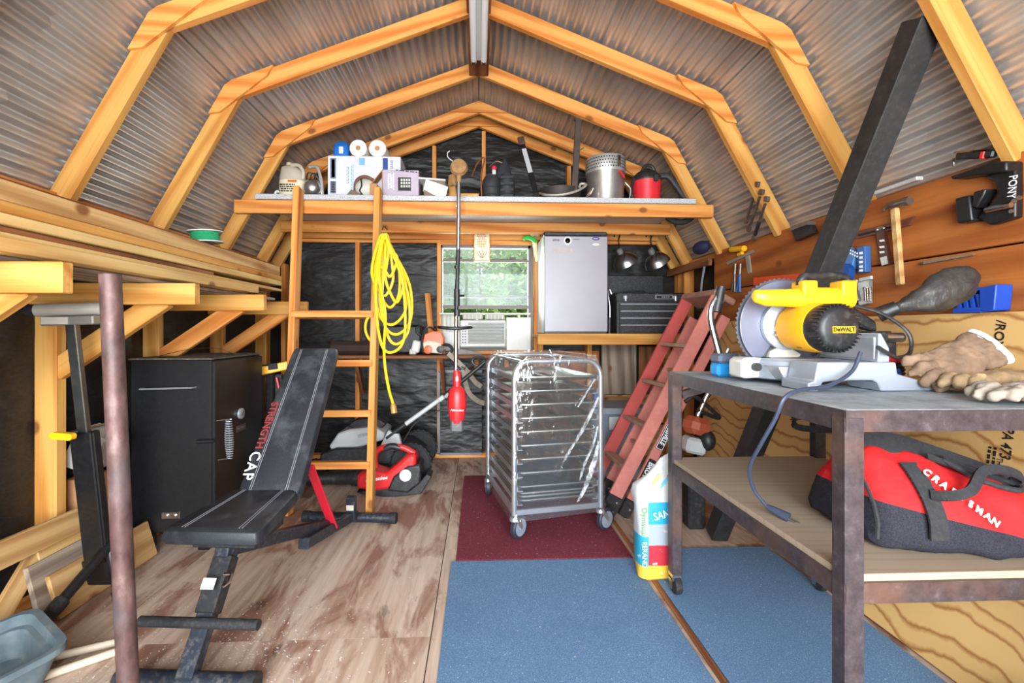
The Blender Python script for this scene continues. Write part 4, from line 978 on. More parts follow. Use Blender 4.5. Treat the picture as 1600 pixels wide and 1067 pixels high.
# crinkled film folds on the front face, whitened to paint in glare streaks
t = NT('film_glint_white'); tr_ = t.node('ShaderNodeBsdfTransparent'); gl = t.node('ShaderNodeBsdfGlossy'); gl.inputs['Roughness'].default_value = .12; df = t.node('ShaderNodeBsdfDiffuse'); df.inputs['Color'].default_value = (.85, .87, .9, 1)
m1 = t.node('ShaderNodeMixShader'); m1.inputs[0].default_value = .5; m2 = t.node('ShaderNodeMixShader'); nz = t.noise(t.coord(), 30, 4, .6)
t.link(t.ramp(nz, [(.35, (.12,)*3+(1,)), (.6, (.85,)*3+(1,))]), m2.inputs[0])
t.link(gl.outputs[0], m1.inputs[1]); t.link(df.outputs[0], m1.inputs[2]); t.link(tr_.outputs[0], m2.inputs[1]); t.link(m1.outputs[0], m2.inputs[2]); t.link(m2.outputs[0], t.n['Material Output'].inputs['Surface'])
rnd = random.Random(3)
for pts, w_ in ((((.47, .76), (.42, .66), (.37, .57), (.30, .47), (.27, .42)), .042), (((.465, .60), (.44, .50), (.39, .40), (.36, .31)), .024), (((.475, .52), (.45, .42), (.42, .33), (.39, .26), (.35, .195)), .05), (((.45, .86), (.41, .80), (.37, .74), (.35, .71)), .02)):
    c = spline([V((x, -.034, z)) for x, z in pts], 8); vs_ = []; fs_ = []
    for i, p in enumerate(c):
        k = math.sin(math.pi*(i+.6)/(len(c)+.2)); w2 = w_*(.35 + .65*k)*rnd.uniform(.6, 1.1)
        for j in range(5): vs_.append(p + V(((j-2)*w2*.25, -.010*(j % 2)*rnd.uniform(.4, 1.3) - .002, (j-2)*w2*.15)))
    for i in range(len(c)-1):
        for j in range(4): fs_.append((i*5+j, i*5+j+1, i*5+j+6, i*5+j+5))
    MB().add(vs_, fs_).build('film_glint_fold', t.m, rk, fix=False)
# ---- lawn mower behind the ladder
mw = thing('lawn_mower', 'grey and black lawn mower with folded pale handle behind the loft ladder', 'lawn mower', (-.75, 3.62, 0))
YM = 3.62
def Mw(px, py, dy=0): return aY(px, py, YM+dy)
def yprism(pix, y0, y1, f=None):
    f = f or Mw; q = [f(x, y) for x, y in pix]
    return MB().prism([(p.x, p.z) for p in q], -y1, -y0, basis((0, 0, 0), (1, 0, 0), (0, 0, 1)))
MGREY = plain('light_grey_plastic', (182, 184, 184), .45, 0, .05, 9)
yprism([(510, 716), (512, 700), (535, 692), (640, 690), (662, 705), (660, 716)], 3.45, 3.85).build('deck', BLACKP, mw, world=True, bevel=.012)
yprism([(521, 692), (535, 672), (552, 666), (590, 662), (606, 672), (604, 682), (545, 700), (529, 700)], 3.50, 3.80).build('hood', MGREY, mw, world=True, bevel=.015)
yprism([(545, 663), (560, 652), (590, 650), (606, 660), (600, 666), (560, 668)], 3.56, 3.76).build('engine_cover', BLACKP, mw, world=True, bevel=.01)
text('STIHL', .032, Mw(567, 680, -.13), (1, 0, .25), (0, 0, 1), plain('grey_print', (150, 150, 150), .6, 0, 0, 9), mw, bold=.001, shear=.2)
def wheel(c, r, w, parent):
    o = MB().lathe([(r*.6, -w/2), (r*.93, -w/2), (r, -w*.3), (r, w*.3), (r*.93, w/2), (r*.6, w/2)], 26, aim(c, (0, 1, 0))).build('wheel', RUBBER, parent, world=True)
    MB().lathe([(.005, -w*.45), (r*.62, -w*.40), (r*.62, w*.40), (.005, w*.45)], 20, aim(c, (0, 1, 0))).build('wheel_hub', BLACKP, o, world=True)
    for k in range(24):
        a = 2*math.pi*k/24; MB().box(c + V((math.cos(a)*r, 0, math.sin(a)*r)), (.008, w*.9, .016), (0, -a, 0)).build('tread_block', RUBBER, o, world=True)
wheel(V((-.50, 3.43, .155)), .15, .05, mw); wheel(V((-.50, 3.88, .155)), .15, .05, mw)
wheel(V((-1.20, 3.44, .095)), .09, .045, mw); wheel(V((-1.20, 3.88, .095)), .09, .045, mw)
for dy in (-.13, .16):
    a, b, c = Mw(604, 684, dy), Mw(690, 622, dy), Mw(757, 566, dy)
    MB().tube([a, b], .017, 12).build('lower_handle', MGREY, mw, world=True)
    MB().tube([b + (c-b)*.05, c], .016, 12).build('upper_handle', BLACKP if dy < 0 else MGREY, mw, world=True)
    MB().tube([a + (b-a)*.0, a + (b-a)*.35], .023, 12).build('handle_sleeve', BLACKP, mw, world=True)
    MB().box(b, (.05, .05, .035), (0, R(-38), 0), .006).build('handle_clamp', MGREY, mw, world=True)
    MB().tube([b + V((.03, -.02, .01)), b + (c-b)*.28 + V((0, -.02, 0))], .013, 8).build('pale_grip', MGREY, mw, world=True)
a, b = Mw(757, 566, -.13), Mw(757, 566, .16); MB().tube([a, b], .016, 12).build('crossbar', BLACKP, mw, world=True)
c = Mw(748, 566, -.13); ring = [c + V((.05*math.cos(q), 0, .035*math.sin(q)+.01)) for q in [2*math.pi*k/16 for k in range(16)]]
MB().tube(ring, .009, 8, closed=True).build('control_bail', BLACKP, mw, world=True)
MB().tube(spline([Mw(700, 612, -.16), Mw(712, 640, -.16), Mw(690, 640, -.16), Mw(650, 660, -.16), Mw(630, 690, -.15)], 5), .005, 6).build('cable', BLACKP, mw, world=True)
yprism([(600, 690), (612, 666), (628, 672), (636, 700), (618, 704)], 3.47, 3.52).build('height_lever_cover', MGREY, mw, world=True, bevel=.006)
# ---- leaf blower
lb = thing('leaf_blower', 'red and black cordless leaf blower on the floor behind the ladder', 'leaf blower', (-.70, 3.30, 0))
YL = 3.24
def Lb(px, py, dy=0): return aY(px, py, YL+dy)
rings = []
for px, py, r in ((474, 748, .040), (520, 747, .043), (548, 746, .050), (552, 746, .058), (566, 745, .060)):
    c = Lb(px, py); rings.append([c + V((0, math.cos(a)*r, math.sin(a)*r)) for a in [2*math.pi*k/18 for k in range(18)]])
rings = [[V((p.x, p.y, max(p.z, .004))) for p in r] for r in rings]
MB().loft(rings).build('nozzle', BLACKP, lb, world=True)
yprism([(562, 758), (562, 736), (585, 728), (606, 735), (622, 722), (640, 706), (652, 706), (652, 722), (640, 742), (622, 756), (590, 762)], 3.16, 3.32, Lb).build('motor_body', RED, lb, world=True, bevel=.02)
MB().tube(spline([Lb(588, 732), Lb(586, 712), Lb(596, 700), Lb(625, 698), Lb(648, 708)], 6), [.02]*25, 12).build('handle', RED, lb, world=True)
MB().tube(spline([Lb(600, 701, -.002), Lb(612, 697, -.002), Lb(626, 700, -.002)], 5), .0225, 12).build('handle_grip', BLACKP, lb, world=True)
yprism([(608, 760), (618, 738), (640, 722), (660, 720), (660, 748), (640, 764)], 3.15, 3.33, Lb).build('battery_mount', BLACKP, lb, world=True, bevel=.015)
MB().lathe([(.04, 0), (.04, .02), (.03, .026), (.001, .026)], 18, aim(Lb(634, 742, -.08), (0, -1, .1))).build('intake_cover', plain('white_intake', (205, 205, 205), .5, 0, .1, 9), lb, world=True)
yprism([(560, 764), (600, 758), (655, 752), (668, 736), (676, 740), (660, 766), (610, 772)], 3.17, 3.31, Lb).build('foot_plate', BLACKP, lb, world=True, bevel=.006)
text('Milwaukee', .034, Lb(588, 748, -.085), (1, 0, .1), (0, 0, 1), INKW, lb, shear=.3, bold=.0008)
# ---- fibreglass stepladder, folded
fl = thing('fiberglass_stepladder', 'folded pinkish red fiberglass stepladder leaning toward the right wall', 'ladder', (.88, 2.9, 0))
FIB = plain('faded_red_fiberglass', (196, 116, 104), .55, 0, .1, 10, dust=.3, dustcol=(216, 170, 158)); FIBD = plain('red_fiberglass', (168, 66, 60), .55, 0, .1, 10)
Pn, Pf = V((.772, 2.76, .03)), V((.752, 3.14, .03)); d = V((.71, .02, 1.33)).normalized(); n = V((d.z, 0, -d.x)); LL = 1.50
for p, mt in ((Pn, FIB), (Pf, FIBD)):
    m = MB().bar(p + d*.10, p + d*LL, .022, .085, up=n, ch=.003); m.build('front_rail', mt, fl, world=True)
    m = MB().bar(p + n*.098 + d*.13, p + n*.098 + d*(LL-.1), .022, .06, up=n, ch=.003); m.build('rear_rail', FIB, fl, world=True)
    MB().bar(p + d*.0, p + d*.12, .035, .095, up=n, ch=.004).build('boot', BLACKP, fl, world=True)
    MB().bar(p + n*.098 + d*.03, p + n*.098 + d*.14, .032, .07, up=n, ch=.004).build('boot', BLACKP, fl, world=True)
    for q in (.025, .085):
        for w_ in (0, .11): MB().lathe([(.007, 0), (.007, .004), (.001, .005)], 8, aim(p + n*(w_+(.02 if w_ == 0 else 0)) + d*q + V((0, -.02, 0)), (0, -1, 0))).build('rivet', STEEL, fl, world=True)
STEP = plain('dull_step', (168, 140, 116), .5, .3, .15, 20)
for s_ in (.30, .58, .86, 1.14):
    a, b = Pn + d*s_, Pf + d*s_; MB().bar(a, b, .075, .022, up=(.15, 0, 1), ch=.002).build('step', STEP, fl, world=True)
for s_ in (.45, 1.0): a, b = Pn + d*s_ + n*.10, Pf + d*s_ + n*.10; MB().bar(a, b, .025, .02, ch=.002).build('spreader', STEP, fl, world=True)
MB().bar(Pn + d*LL + V((0, -.02, 0)) + n*.03, Pf + d*LL + V((0, .02, 0)) + n*.03, .15, .04, up=d, ch=.006).build('top_cap', plain('dusty_red_cap', (150, 110, 92), .7, 0, .2, 14), fl, world=True)
fn = V((0, -1, 0))
for s_, txt, L_ in ((.60, 'LOUISVILLE', .205), (.335, 'BRUTE', .145)):
    c = Pn + n*.100 + d*s_ + V((0, -.0125, 0))
    MB().prism(rrect(L_+.02, .05, .008), 0, .001, basis(c, -d, n)).build('sticker', INKB, fl, world=True)
    MB().prism(rrect(L_+.013, .043, .006), .001, .0016, basis(c, -d, n)).build('sticker_edge', INKW if txt[0] == 'L' else INKB, fl, world=True)
    if txt[0] == 'L': MB().prism(rrect(L_+.007, .037, .005), .0016, .002, basis(c, -d, n)).build('sticker_field', INKB, fl, world=True)
    text(txt, .038 if txt[0] == 'L' else .05, c + V((0, -.0028, 0)), -d, n, INKW, fl, bold=.0012, sx=.82 if txt[0] == 'L' else .85)
MB().box(Pn + d*.93 + V((0, -.013, 0)), (.06, .002, .022), Matrix((d, V((0, 1, 0)), n)).transposed()).build('label', PAPERT, fl, world=True)
# ---- grey tote with blue tag
tt = thing('storage_tote', 'grey lidded plastic tote behind the wrapped rack', 'tote', (1.06, 3.55, 0))
TOTE = plain('grey_tote_plastic', (112, 124, 136), .5, 0, .1, 9)
rings = [[V((1.06 + x, 3.62 + y, z)) for x, y in rrect(.42*k, .36*k, .04, 4)] for z, k in ((.0, .86), (.02, .88), (.44, 1.0), (.50, 1.0))]
MB().loft(rings).build('bin', TOTE, tt, world=True)
MB().prism(rrect(.47, .41, .05, 4), .50, .55, Matrix.Translation((1.06, 3.62, 0))).build('lid', plain('grey_lid', (134, 142, 150), .5, 0, .1, 9), tt, world=True, bevel=.008)
MB().box((1.02, 3.41, .44), (.10, .03, .10), None, .006).build('clasp', MGREY, tt, world=True)
bt = thing('small_carton', 'small blue boxed item with white arrow on the grey tote', 'box', (.90, 3.47, .55))
MB().box((.905, 3.475, .605), (.07, .05, .11), None, .004).build('carton', BLUE, bt, world=True)
MB().prism([(-.012, -.03), (.012, -.03), (.012, .01), (.022, .01), (0, .04), (-.022, .01), (-.012, .01)], 0, .001, basis((.905, 3.449, .605), (1, 0, 0), (0, 0, 1))).build('arrow_print', INKW, bt, world=True)
# ---- sand bag
bg_ = thing('sand_bag', 'white printed sand bag standing beside the table leg', 'bag', (.80, 2.085, .011))
t = NT('printed_bag'); tc = t.node('ShaderNodeTexCoord'); sx_ = t.node('ShaderNodeSeparateXYZ'); t.link(tc.outputs['Object'], sx_.inputs[0])
mr = t.node('ShaderNodeMapRange'); mr.inputs['From Max'].default_value = .56; t.link(sx_.outputs['Z'], mr.inputs['Value'])
r = t.node('ShaderNodeValToRGB'); r.color_ramp.interpolation = 'CONSTANT'; e = r.color_ramp.elements
cols = [(0, (214, 172, 60)), (.13, (176, 44, 58)), (.29, (150, 158, 166)), (.46, (40, 150, 190)), (.63, (188, 188, 186))]
while len(e) < len(cols): e.new(.5)
for el, (p, c) in zip(e, cols): el.position = p; el.color = lin(c)
t.link(mr.outputs[0], r.inputs['Fac'])
sd = t.node('ShaderNodeMath', operation='LESS_THAN'); sd.inputs[1].default_value = -.042; t.link(sx_.outputs['X'], sd.inputs[0])
r2 = t.node('ShaderNodeValToRGB'); r2.color_ramp.interpolation = 'CONSTANT'; e = r2.color_ramp.elements; e.new(.5)
for el, (p, c) in zip(e, [(0, (214, 172, 60)), (.12, (44, 150, 178)), (.36, (188, 190, 188))]): el.position = p; el.color = lin(c)
t.link(mr.outputs[0], r2.inputs['Fac']); c = t.mix(r.outputs[0], r2.outputs[0], sd.outputs[0])
nz = t.noise(t.coord(rand=False), 24, 4); c = t.mix(c, lin((196, 196, 194)), t.ramp(nz, [(.64, (0, 0, 0, 1)), (.67, (.8, .8, .8, 1))]))
t.set(Base_Color=c, Roughness=.4); t.bump(nz, .006, .5); BAGM = t.m
rings = []
for z, w, dd, ox, oy in ((0, .120, .07, .005, 0), (.012, .150, .10, 0, 0), (.10, .160, .115, 0, 0), (.22, .158, .11, -.002, 0), (.32, .160, .105, -.004, 0), (.38, .172, .10, -.008, 0), (.42, .165, .08, -.004, .0), (.47, .125, .045, .028, .0), (.52, .09, .02, .05, 0), (.555, .06, .008, .062, 0)):
    rings.append([V((ox + x + .004*math.sin(z*40+y*60), oy + y + .004*math.sin(z*33+x*50), z + (.015*math.sin(x*40) if z > .3 else 0))) for x, y in rrect(w, dd, min(w, dd)*.35, 4)])
MB().loft(rings).build('bag_body', BAGM, bg_, bevel=.002)
text('SAND', .05, V((.03, -.062, .305)), (1, 0, .25), (0, 0, 1), INKW, bg_, world=False, sx=.8)
text('PERAND', .030, V((-.062, -.059, .125)), (0, 0, -1), (1, 0, 0), INKW, bg_, world=False)
text('Dymsual', .036, V((-.062, -.056, .27)), (0, 0, -1), (1, 0, 0), plain('green_print', (80, 160, 70), .6, 0, 0, 9), bg_, world=False)
for k, (x, z, l, cc) in enumerate(((.025, .43, .09, (50, 150, 180)), (.055, .462, .07, (170, 40, 56)), (.0, .452, .06, (214, 186, 80)))):
    MB().box((x, -.042+.3*(z-.43), z), (l, .003, .013), (R(-28), R(-48), 0)).build('print_stripe', plain('stripe_print_%d' % k, cc, .5, 0, 0, 9), bg_)
# ---- work table
tbt = thing('steel_work_table', 'brown steel angle-iron work table on casters with plywood lower shelf', 'table', (1.16, 1.48, 0))
t = NT('brown_angle_iron'); v = t.coord(); n = t.noise(v, 38, 7, .7); n2 = t.noise(v, 5, 4)
c = t.ramp(n, [(.3, (50, 43, 46)), (.6, (76, 67, 70)), (.8, (114, 104, 106))]); c = t.mix(c, lin((122, 84, 62)), t.ramp(n2, [(.5, (0, 0, 0, 1)), (.7, (.5, .5, .5, 1))]))
t.set(Base_Color=c, Roughness=.45, Metallic=.35); t.bump(n, .0008, .4); IRON = t.m
t = NT('dusty_grey_top'); v = t.coord(); n = t.noise(v, 9, 7, .7)
t.set(Base_Color=t.ramp(n, [(.3, (112, 120, 128)), (.6, (160, 170, 176)), (.8, (196, 200, 200))]), Roughness=.6); TOPM = t.m
tX0, tX1, tY0, tY1 = .822, 1.50, 1.0, 1.975; LW = .045
for x in (tX0+LW/2, tX1-LW/2):
    for y in (tY0+LW/2, tY1-LW/2):
        MB().box((x, y, .52), (LW, LW, .85), None, .004).build('leg', IRON, tbt, world=True)
        cc = thing('caster', None, None, (x, y, 0)); attach(cc, tbt)
        MB().box((x, y, .082), (.04, .05, .03), None, .004).prism([(-.02, 0), (.02, 0), (.012, -.05), (-.012, -.05)], -.020, -.016, basis((x, y, .08), (0, 1, 0), (0, 0, 1))).prism([(-.02, 0), (.02, 0), (.012, -.05), (-.012, -.05)], .016, .020, basis((x, y, .08), (0, 1, 0), (0, 0, 1))).build('fork', STEEL, cc, world=True)
        MB().lathe([(.008, -.014), (.036, -.014), (.038, -.008), (.038, .008), (.036, .014), (.008, .014)], 20, aim((x, y-.012, .049), (1, 0, 0))).build('wheel', RUBBER, cc, world=True)
for z, h, in ((.934, .048), (.547, .046)):
    for x in (tX0+.004, tX1-.004): MB().box((x+(.002 if x < 1 else -.002), (tY0+tY1)/2, z), (.008, tY1-tY0-.002, h)).box((x+(.02 if x < 1 else -.02), (tY0+tY1)/2, z-h/2+.004), (.04, tY1-tY0-.01, .006)).build('side_rail', IRON, tbt, world=True)
    for y in (tY0+.004, tY1-.004): MB().box(((tX0+tX1)/2, y+(.001 if y < 1.2 else -.001), z), (tX1-tX0-.002, .008, h)).box(((tX0+tX1)/2, y+(.02 if y < 1.2 else -.02), z-h/2+.004), (tX1-tX0-.01, .04, .006)).build('end_rail', IRON, tbt, world=True)
MB().box(((tX0+tX1)/2, (tY0+tY1)/2, .955), (tX1-tX0-.012, tY1-tY0-.012, .008), None, .001).build('top_plate', TOPM, tbt, world=True)
o = MB().box((0, 0, 0), (tX1-tX0-.02, tY1-tY0-.02, .018), None, .001).build('shelf_board', ply('dusty_plywood_shelf', (158, 140, 120), (148, 129, 108), .8, (.3, 1, 1)), tbt, world=False)
o.location = (0, 0, 0); o.matrix_parent_inverse = W(tbt).inverted(); o.location = ((tX0+tX1)/2, (tY0+tY1)/2, .577)
MB().bar((tX0+.05, tY1-.02, .86), (tX0+.32, tY1-.02, .93), .03, .03).build('gusset', IRON, tbt, world=True)
lp = thing('webbing_loop', 'black webbing loop tied round the rear table leg', 'strap', (1.47, 1.94, .7))
c = [(tX1-.115, tY1-.02, .76), (tX1-.13, tY1-.02, .745), (tX1-.11, tY1-.02, .715), (tX1-.02, tY1-.055, .71), (tX1+.03, tY1-.05, .72), (tX1+.03, tY1+.02, .75), (tX1-.02, tY1-.055, .765), (tX1-.115, tY1-.02, .76)]
m = MB(); q = spline(c, 5)
for i in range(len(q)-1): m.bar(q[i], q[i] + (q[i+1]-q[i])*1.15, .006, .026)
m.build('webbing', RUBBER, lp, world=True)
# ---- black timber leaning
tag(beam('timber_post', (1.300, 2.475, .015), (1.505, 1.50, 2.185), .088, .088, plain('charred_black_timber', (30, 29, 30), .6, 0, .35, 18, bump=.6, dust=.06), None, up=(0, -1, 0)), 'long black square timber leaning up beside the miter saw', 'timber')
# ---- plywood leaning on the right wall
pw = thing('plywood_panel', 'pale plywood sheet with black print leaning on the right wall', 'plywood', (1.6, 2.0, 0))
pd = V((1.715-1.535, 0, 1.195)).normalized(); c0 = V((1.535, 0, .01)); PN = V((-pd.z, 0, pd.x))
o = MB().box((0, 0, 0), (2.44, 1.20, .015), None, .001).build('sheet', PLYW)
yc = 2.02; cen = c0 + pd*.60; M4 = basis((cen.x, yc, cen.z), (0, 1, 0), pd); o.location = M4.translation; o.rotation_euler = M4.to_euler(); attach(o, pw)
def onply(px, py):
    r = _ray(px, py); o0 = V((0, 0, CAM_H)); t_ = (V((c0.x, 0, c0.z)) - o0).dot(PN)/r.dot(PN); return o0 + r*t_ + PN*.0085
PRINT = plain('stencil_ink', (26, 22, 20), .8, 0, .3, 60)
text('/ROYOMARTIN', .040, onply(1568, 500), -pd, (0, -1, 0), PRINT, pw, align='LEFT', bold=.0006, shear=.15)
text('PA 473', .042, onply(1580, 668), -pd, (0, -1, 0), PRINT, pw, align='LEFT', bold=.0006, shear=.15, sx=.8)
text('EXT GLUE', .024, onply(1580, 732), -pd, (0, -1, 0), PRINT, pw, align='LEFT', sx=.7); text('THICKNESS 0.2', .024, onply(1566, 716), -pd, (0, -1, 0), PRINT, pw, align='LEFT', sx=.7)
scribble(2, .10, .03, onply(1552, 720), -pd, (0, -1, 0), PRINT, pw, seed=9)
# ---- orange string trimmer behind the ladder
ot = thing('petrol_trimmer', 'orange petrol string trimmer standing behind the stepladder', 'trimmer', (1.42, 2.62, 0))
YO = 2.62
def O(px, py, dy=0): return aY(px, py, YO+dy)
MB().box(O(1088, 665), (.14, .13, .10), (0, R(15), R(20)), .03).build('engine_cover', plain('dusty_orange', (176, 84, 52), .6, 0, .2, 14), ot, world=True)
MB().box(O(1084, 695), (.12, .10, .09), (0, R(12), 0), .015).build('fuel_tank', MGREY, ot, world=True)
MB().sphere(O(1105, 688, -.03), (.045, .05, .06)).build('air_filter', BLACKP, ot, world=True)
MB().tube([O(1090, 650), O(1138, 545)], .012, 10).build('shaft', STEEL, ot, world=True)
MB().tube(spline([O(1070, 628), O(1085, 620), O(1105, 634), O(1124, 652), O(1112, 650), O(1090, 640)], 5), .012, 8).build('loop_handle', BLACKP, ot, world=True)
MB().tube([O(1100, 630), O(1128, 590)], .006, 8).build('throttle_cable', BLACKP, ot, world=True)
c = O(1084, 705); MB().box((c.x, c.y, c.z/2-.02), (.10, .09, c.z-.04), None, .01).build('stand_block', BLACKP, ot, world=True)

# ================================================================ miter saw
ms = thing('miter_saw', 'yellow and grey miter saw with toothed blade on the work table', 'miter saw', (1.1, 1.55, .96))
TZ = .960
def xz(pts, y0, y1): return MB().prism(pts, -y1, -y0, basis((0, 0, 0), (1, 0, 0), (0, 0, 1)))
SAWG = plain('saw_grey_casting', (152, 158, 168), .45, .3, .06, 12, dust=.15)
# near wing casting with arched underside, then the far wing
prof = [(.955, TZ), (.985, TZ), (1.0, TZ+.026), (1.035, TZ+.032), (1.06, TZ+.028), (1.075, TZ+.032), (1.15, TZ+.032), (1.165, TZ+.024), (1.175, TZ), (1.33, TZ), (1.33, TZ+.02), (1.28, TZ+.035), (1.225, TZ+.05), (1.22, TZ+.085), (.985, TZ+.085), (.975, TZ+.03), (.955, TZ+.025)]
xz(prof, 1.30, 1.42).build('wing_near', SAWG, ms, world=True, bevel=.004)
xz(prof, 1.70, 1.82).build('wing_far', SAWG, ms, world=True, bevel=.004)
MB().lathe([(.13, TZ+.012), (.15, TZ+.018), (.15, TZ+.075), (.14, TZ+.085)], 36, Matrix.Translation((1.09, 1.56, 0))).build('turntable', SAWG, ms, world=True)
xz([(.885, TZ+.02), (.90, TZ+.015), (1.0, TZ+.02), (1.0, TZ+.085), (.90, TZ+.085), (.885, TZ+.075)], 1.52, 1.60).build('miter_arm', WHITE, ms, world=True, bevel=.006)
kn = MB().tube([(.93, 1.515, TZ+.055), (.93, 1.50, TZ+.055)], .014, 10).build('arm_lock', BLACKP, ms, world=True)
xz([(.97, TZ+.02), (1.11, TZ+.018), (1.11, TZ+.06), (.95, TZ+.062)], 1.425, 1.50).build('miter_scale_plate', ALU, ms, world=True, bevel=.003)
MB().box((1.03, 1.512, TZ+.072), (.11, .002, .022)).build('warning_label', YEL, ms, world=True)
for y0, y1 in ((1.30, 1.535), (1.60, 1.82)):
    xz([(1.165, TZ+.085), (1.20, TZ+.085), (1.20, TZ+.125), (1.175, TZ+.17), (1.168, TZ+.17)], y0, y1).build('fence', SAWG, ms, world=True, bevel=.003)
MB().box((1.17, 1.42, TZ+.125), (.012, .22, .07), None, .004).build('fence_face', ALU, ms, world=True)
bc, BR = V((1.060, 1.575, TZ+.195)), .162
prof = []
for k in range(120):
    a = 2*math.pi*k/120; r = BR + (.005 if k % 2 else -.002); prof.append((r*math.cos(a), r*math.sin(a)))
BLADE = plain('blue_grey_blade', (122, 126, 146), .36, .55, .1, 14)
MB().prism(prof, -.0012, .0012, basis(bc, (1, 0, 0), (0, 0, 1))).build('blade', plain('dark_blade', (78, 78, 86), .5, .3, .2, 30), ms, world=True)
# lower guard shell beside the blade, upper guard behind it
def sector(r0, r1, a0, a1, n=24):
    o_ = [(r1*math.cos(R(a0+(a1-a0)*k/n)), r1*math.sin(R(a0+(a1-a0)*k/n))) for k in range(n+1)]
    return o_ + [(r0*math.cos(R(a1-(a1-a0)*k/n)), r0*math.sin(R(a1-(a1-a0)*k/n))) for k in range(n+1)]
MB().prism(sector(.045, BR-.006, 62, 236), .008, .014, basis(bc, (1, 0, 0), (0, 0, 1))).build('blade_guard', BLADE, ms, world=True, bevel=.002)
MB().prism(sector(.03, BR-.006, -40, 100), -.03, -.012, basis(bc, (1, 0, 0), (0, 0, 1))).build('upper_guard', SAWG, ms, world=True)
MB().lathe([(.01, 0), (.085, .002), (.085, .018), (.05, .030), (.001, .032)], 28, aim(bc + V((0, -.014, 0)), (0, -1, 0))).build('gear_case', ALU, ms, world=True)
MB().prism([(-.06, -.02), (-.02, .05), (.02, .045), (.03, -.03)], .03, .055, basis(bc, (1, 0, 0), (0, 0, 1))).build('arbor_cover', WHITE, ms, world=True, bevel=.004)
MB().prism([(-.065, -.14), (.02, -.155), (.06, -.10), (.0, -.065), (-.05, -.09)], .0, .02, basis(bc, (1, 0, 0), (0, 0, 1))).build('guard_link', plain('cream_guard', (206, 198, 184), .5, 0, .1, 14), ms, world=True, bevel=.004)
mc = V((1.075, 1.53, TZ+.188))
MB().lathe([(.062, 0), (.075, .01), (.078, .05), (.080, .10), (.076, .13)], 28, aim(mc, (.05, -1, -.02))).build('motor_body', plain('saw_yellow', (236, 170, 22), .4, 0, .06, 10), ms, world=True)
SY_ = bpy.data.materials['saw_yellow']
mdir = V((.05, -1, -.02)).normalized(); cap = mc + mdir*.128
cp = MB().lathe([(.073, 0), (.076, .012), (.070, .05), (.060, .062), (.052, .066), (.001, .067)], 28, aim(cap, mdir)).build('motor_cap', BLACKP, ms, world=True)
Am = aim(cap, mdir)
for k in range(36):
    a = 2*math.pi*k/36; MB().box(Am @ V((.0715*math.cos(a), .0715*math.sin(a), .036)), (.007, .0028, .045), Am.to_3x3() @ Matrix.Rotation(a, 3, 'Z')).build('cooling_fin', BLACKP, cp, world=True)
c = cap + mdir*.0675
MB().prism(rrect(.074, .020, .001), 0, .001, basis(c + V((.006, 0, -.004)), (1, .05, 0), (0, 0, 1))).build('brand_plate', SY_, cp, world=True)
text('DeWALT', .0175, c + mdir*.0015 + V((.006, 0, -.004)), (1, .05, 0), (0, 0, 1), INKB, cp, bold=.0006)
MB().box(mc + V((-.02, -.085, -.055)), (.05, .03, .026), (0, 0, 0), .004).build('rating_label', plain('amber_label', (150, 104, 24), .5, 0, .05, 9), ms, world=True)
for a in (60, 200, 330): MB().lathe([(.005, 0), (.005, .006), (.001, .006)], 8, aim(mc + V((.078*math.cos(R(a)), -.01, .078*math.sin(R(a)))), (0, -1, 0))).build('screw', STEEL, ms, world=True)
# D handle and carrying handle
hz = TZ + .283
rings = []
for x, w_, h_ in ((.888, .012, .016), (.895, .020, .026), (.93, .026, .034), (.99, .027, .036), (1.04, .03, .04), (1.06, .034, .044), (1.19, .034, .044), (1.22, .03, .04)):
    rings.append([V((x, 1.46 + a*w_*1.0, hz + b*h_ + (.006 if x < .9 else 0))) for a, b in [(math.cos(q)*.8, math.sin(q)*.8) for q in [2*math.pi*k/14 for k in range(14)]]])
MB().loft(rings).build('handle', SY_, ms, world=True, bevel=.003)
for x0, x1 in ((1.035, 1.085), (1.165, 1.215)): xz([(x0, hz), (x1, hz), (x1, hz+.055), (x0, hz+.055)], 1.43, 1.49).build('handle_post', SY_, ms, world=True, bevel=.006)
MB().tube(spline([(1.045, 1.46, hz+.04), (1.05, 1.46, hz+.062), (1.075, 1.46, hz+.072), (1.17, 1.46, hz+.072), (1.20, 1.46, hz+.062), (1.205, 1.46, hz+.04)], 5), .013, 12).build('carry_handle', BLACKP, ms, world=True)
MB().bar((1.10, 1.47, hz+.0), (1.06, 1.50, TZ+.24), .06, .03, ch=.006).build('handle_stem', SY_, ms, world=True)
xz([(1.20, hz-.02), (1.24, hz-.01), (1.34, hz-.075), (1.345, hz-.11), (1.30, hz-.10)], 1.50, 1.54).build('saw_arm', BLACKP, ms, world=True, bevel=.008)
MB().lathe([(.01, 0), (.10, .0), (.10, .02), (.07, .03), (.001, .03)], 26, aim(V((1.245, 1.60, TZ+.165)), (0, -1, 0))).build('arm_cover', ALU, ms, world=True)
MB().box((1.33, 1.50, TZ+.115), (.10, .10, .12), None, .02).build('pivot_block', BLACKP, ms, world=True)
MB().tube([(1.31, 1.44, TZ+.155), (1.37, 1.44, TZ+.155)], .016, 12).build('pivot_bolt', STEEL, ms, world=True)
for k in range(5): MB().lathe([(.045, 0), (.05, .006), (.045, .012)], 18, aim(V((1.345, 1.47, TZ+.02+k*.012)), (0, 0, 1))).build('bellows_ring', RUBBER, ms, world=True)
MB().box((1.315, 1.425, TZ+.085), (.075, .01, .018), None, .003).build('bevel_pointer', RED, ms, world=True)
MB().box((1.325, 1.43, TZ+.03), (.05, .03, .05), None, .006).build('bevel_clamp', BLUE, ms, world=True)
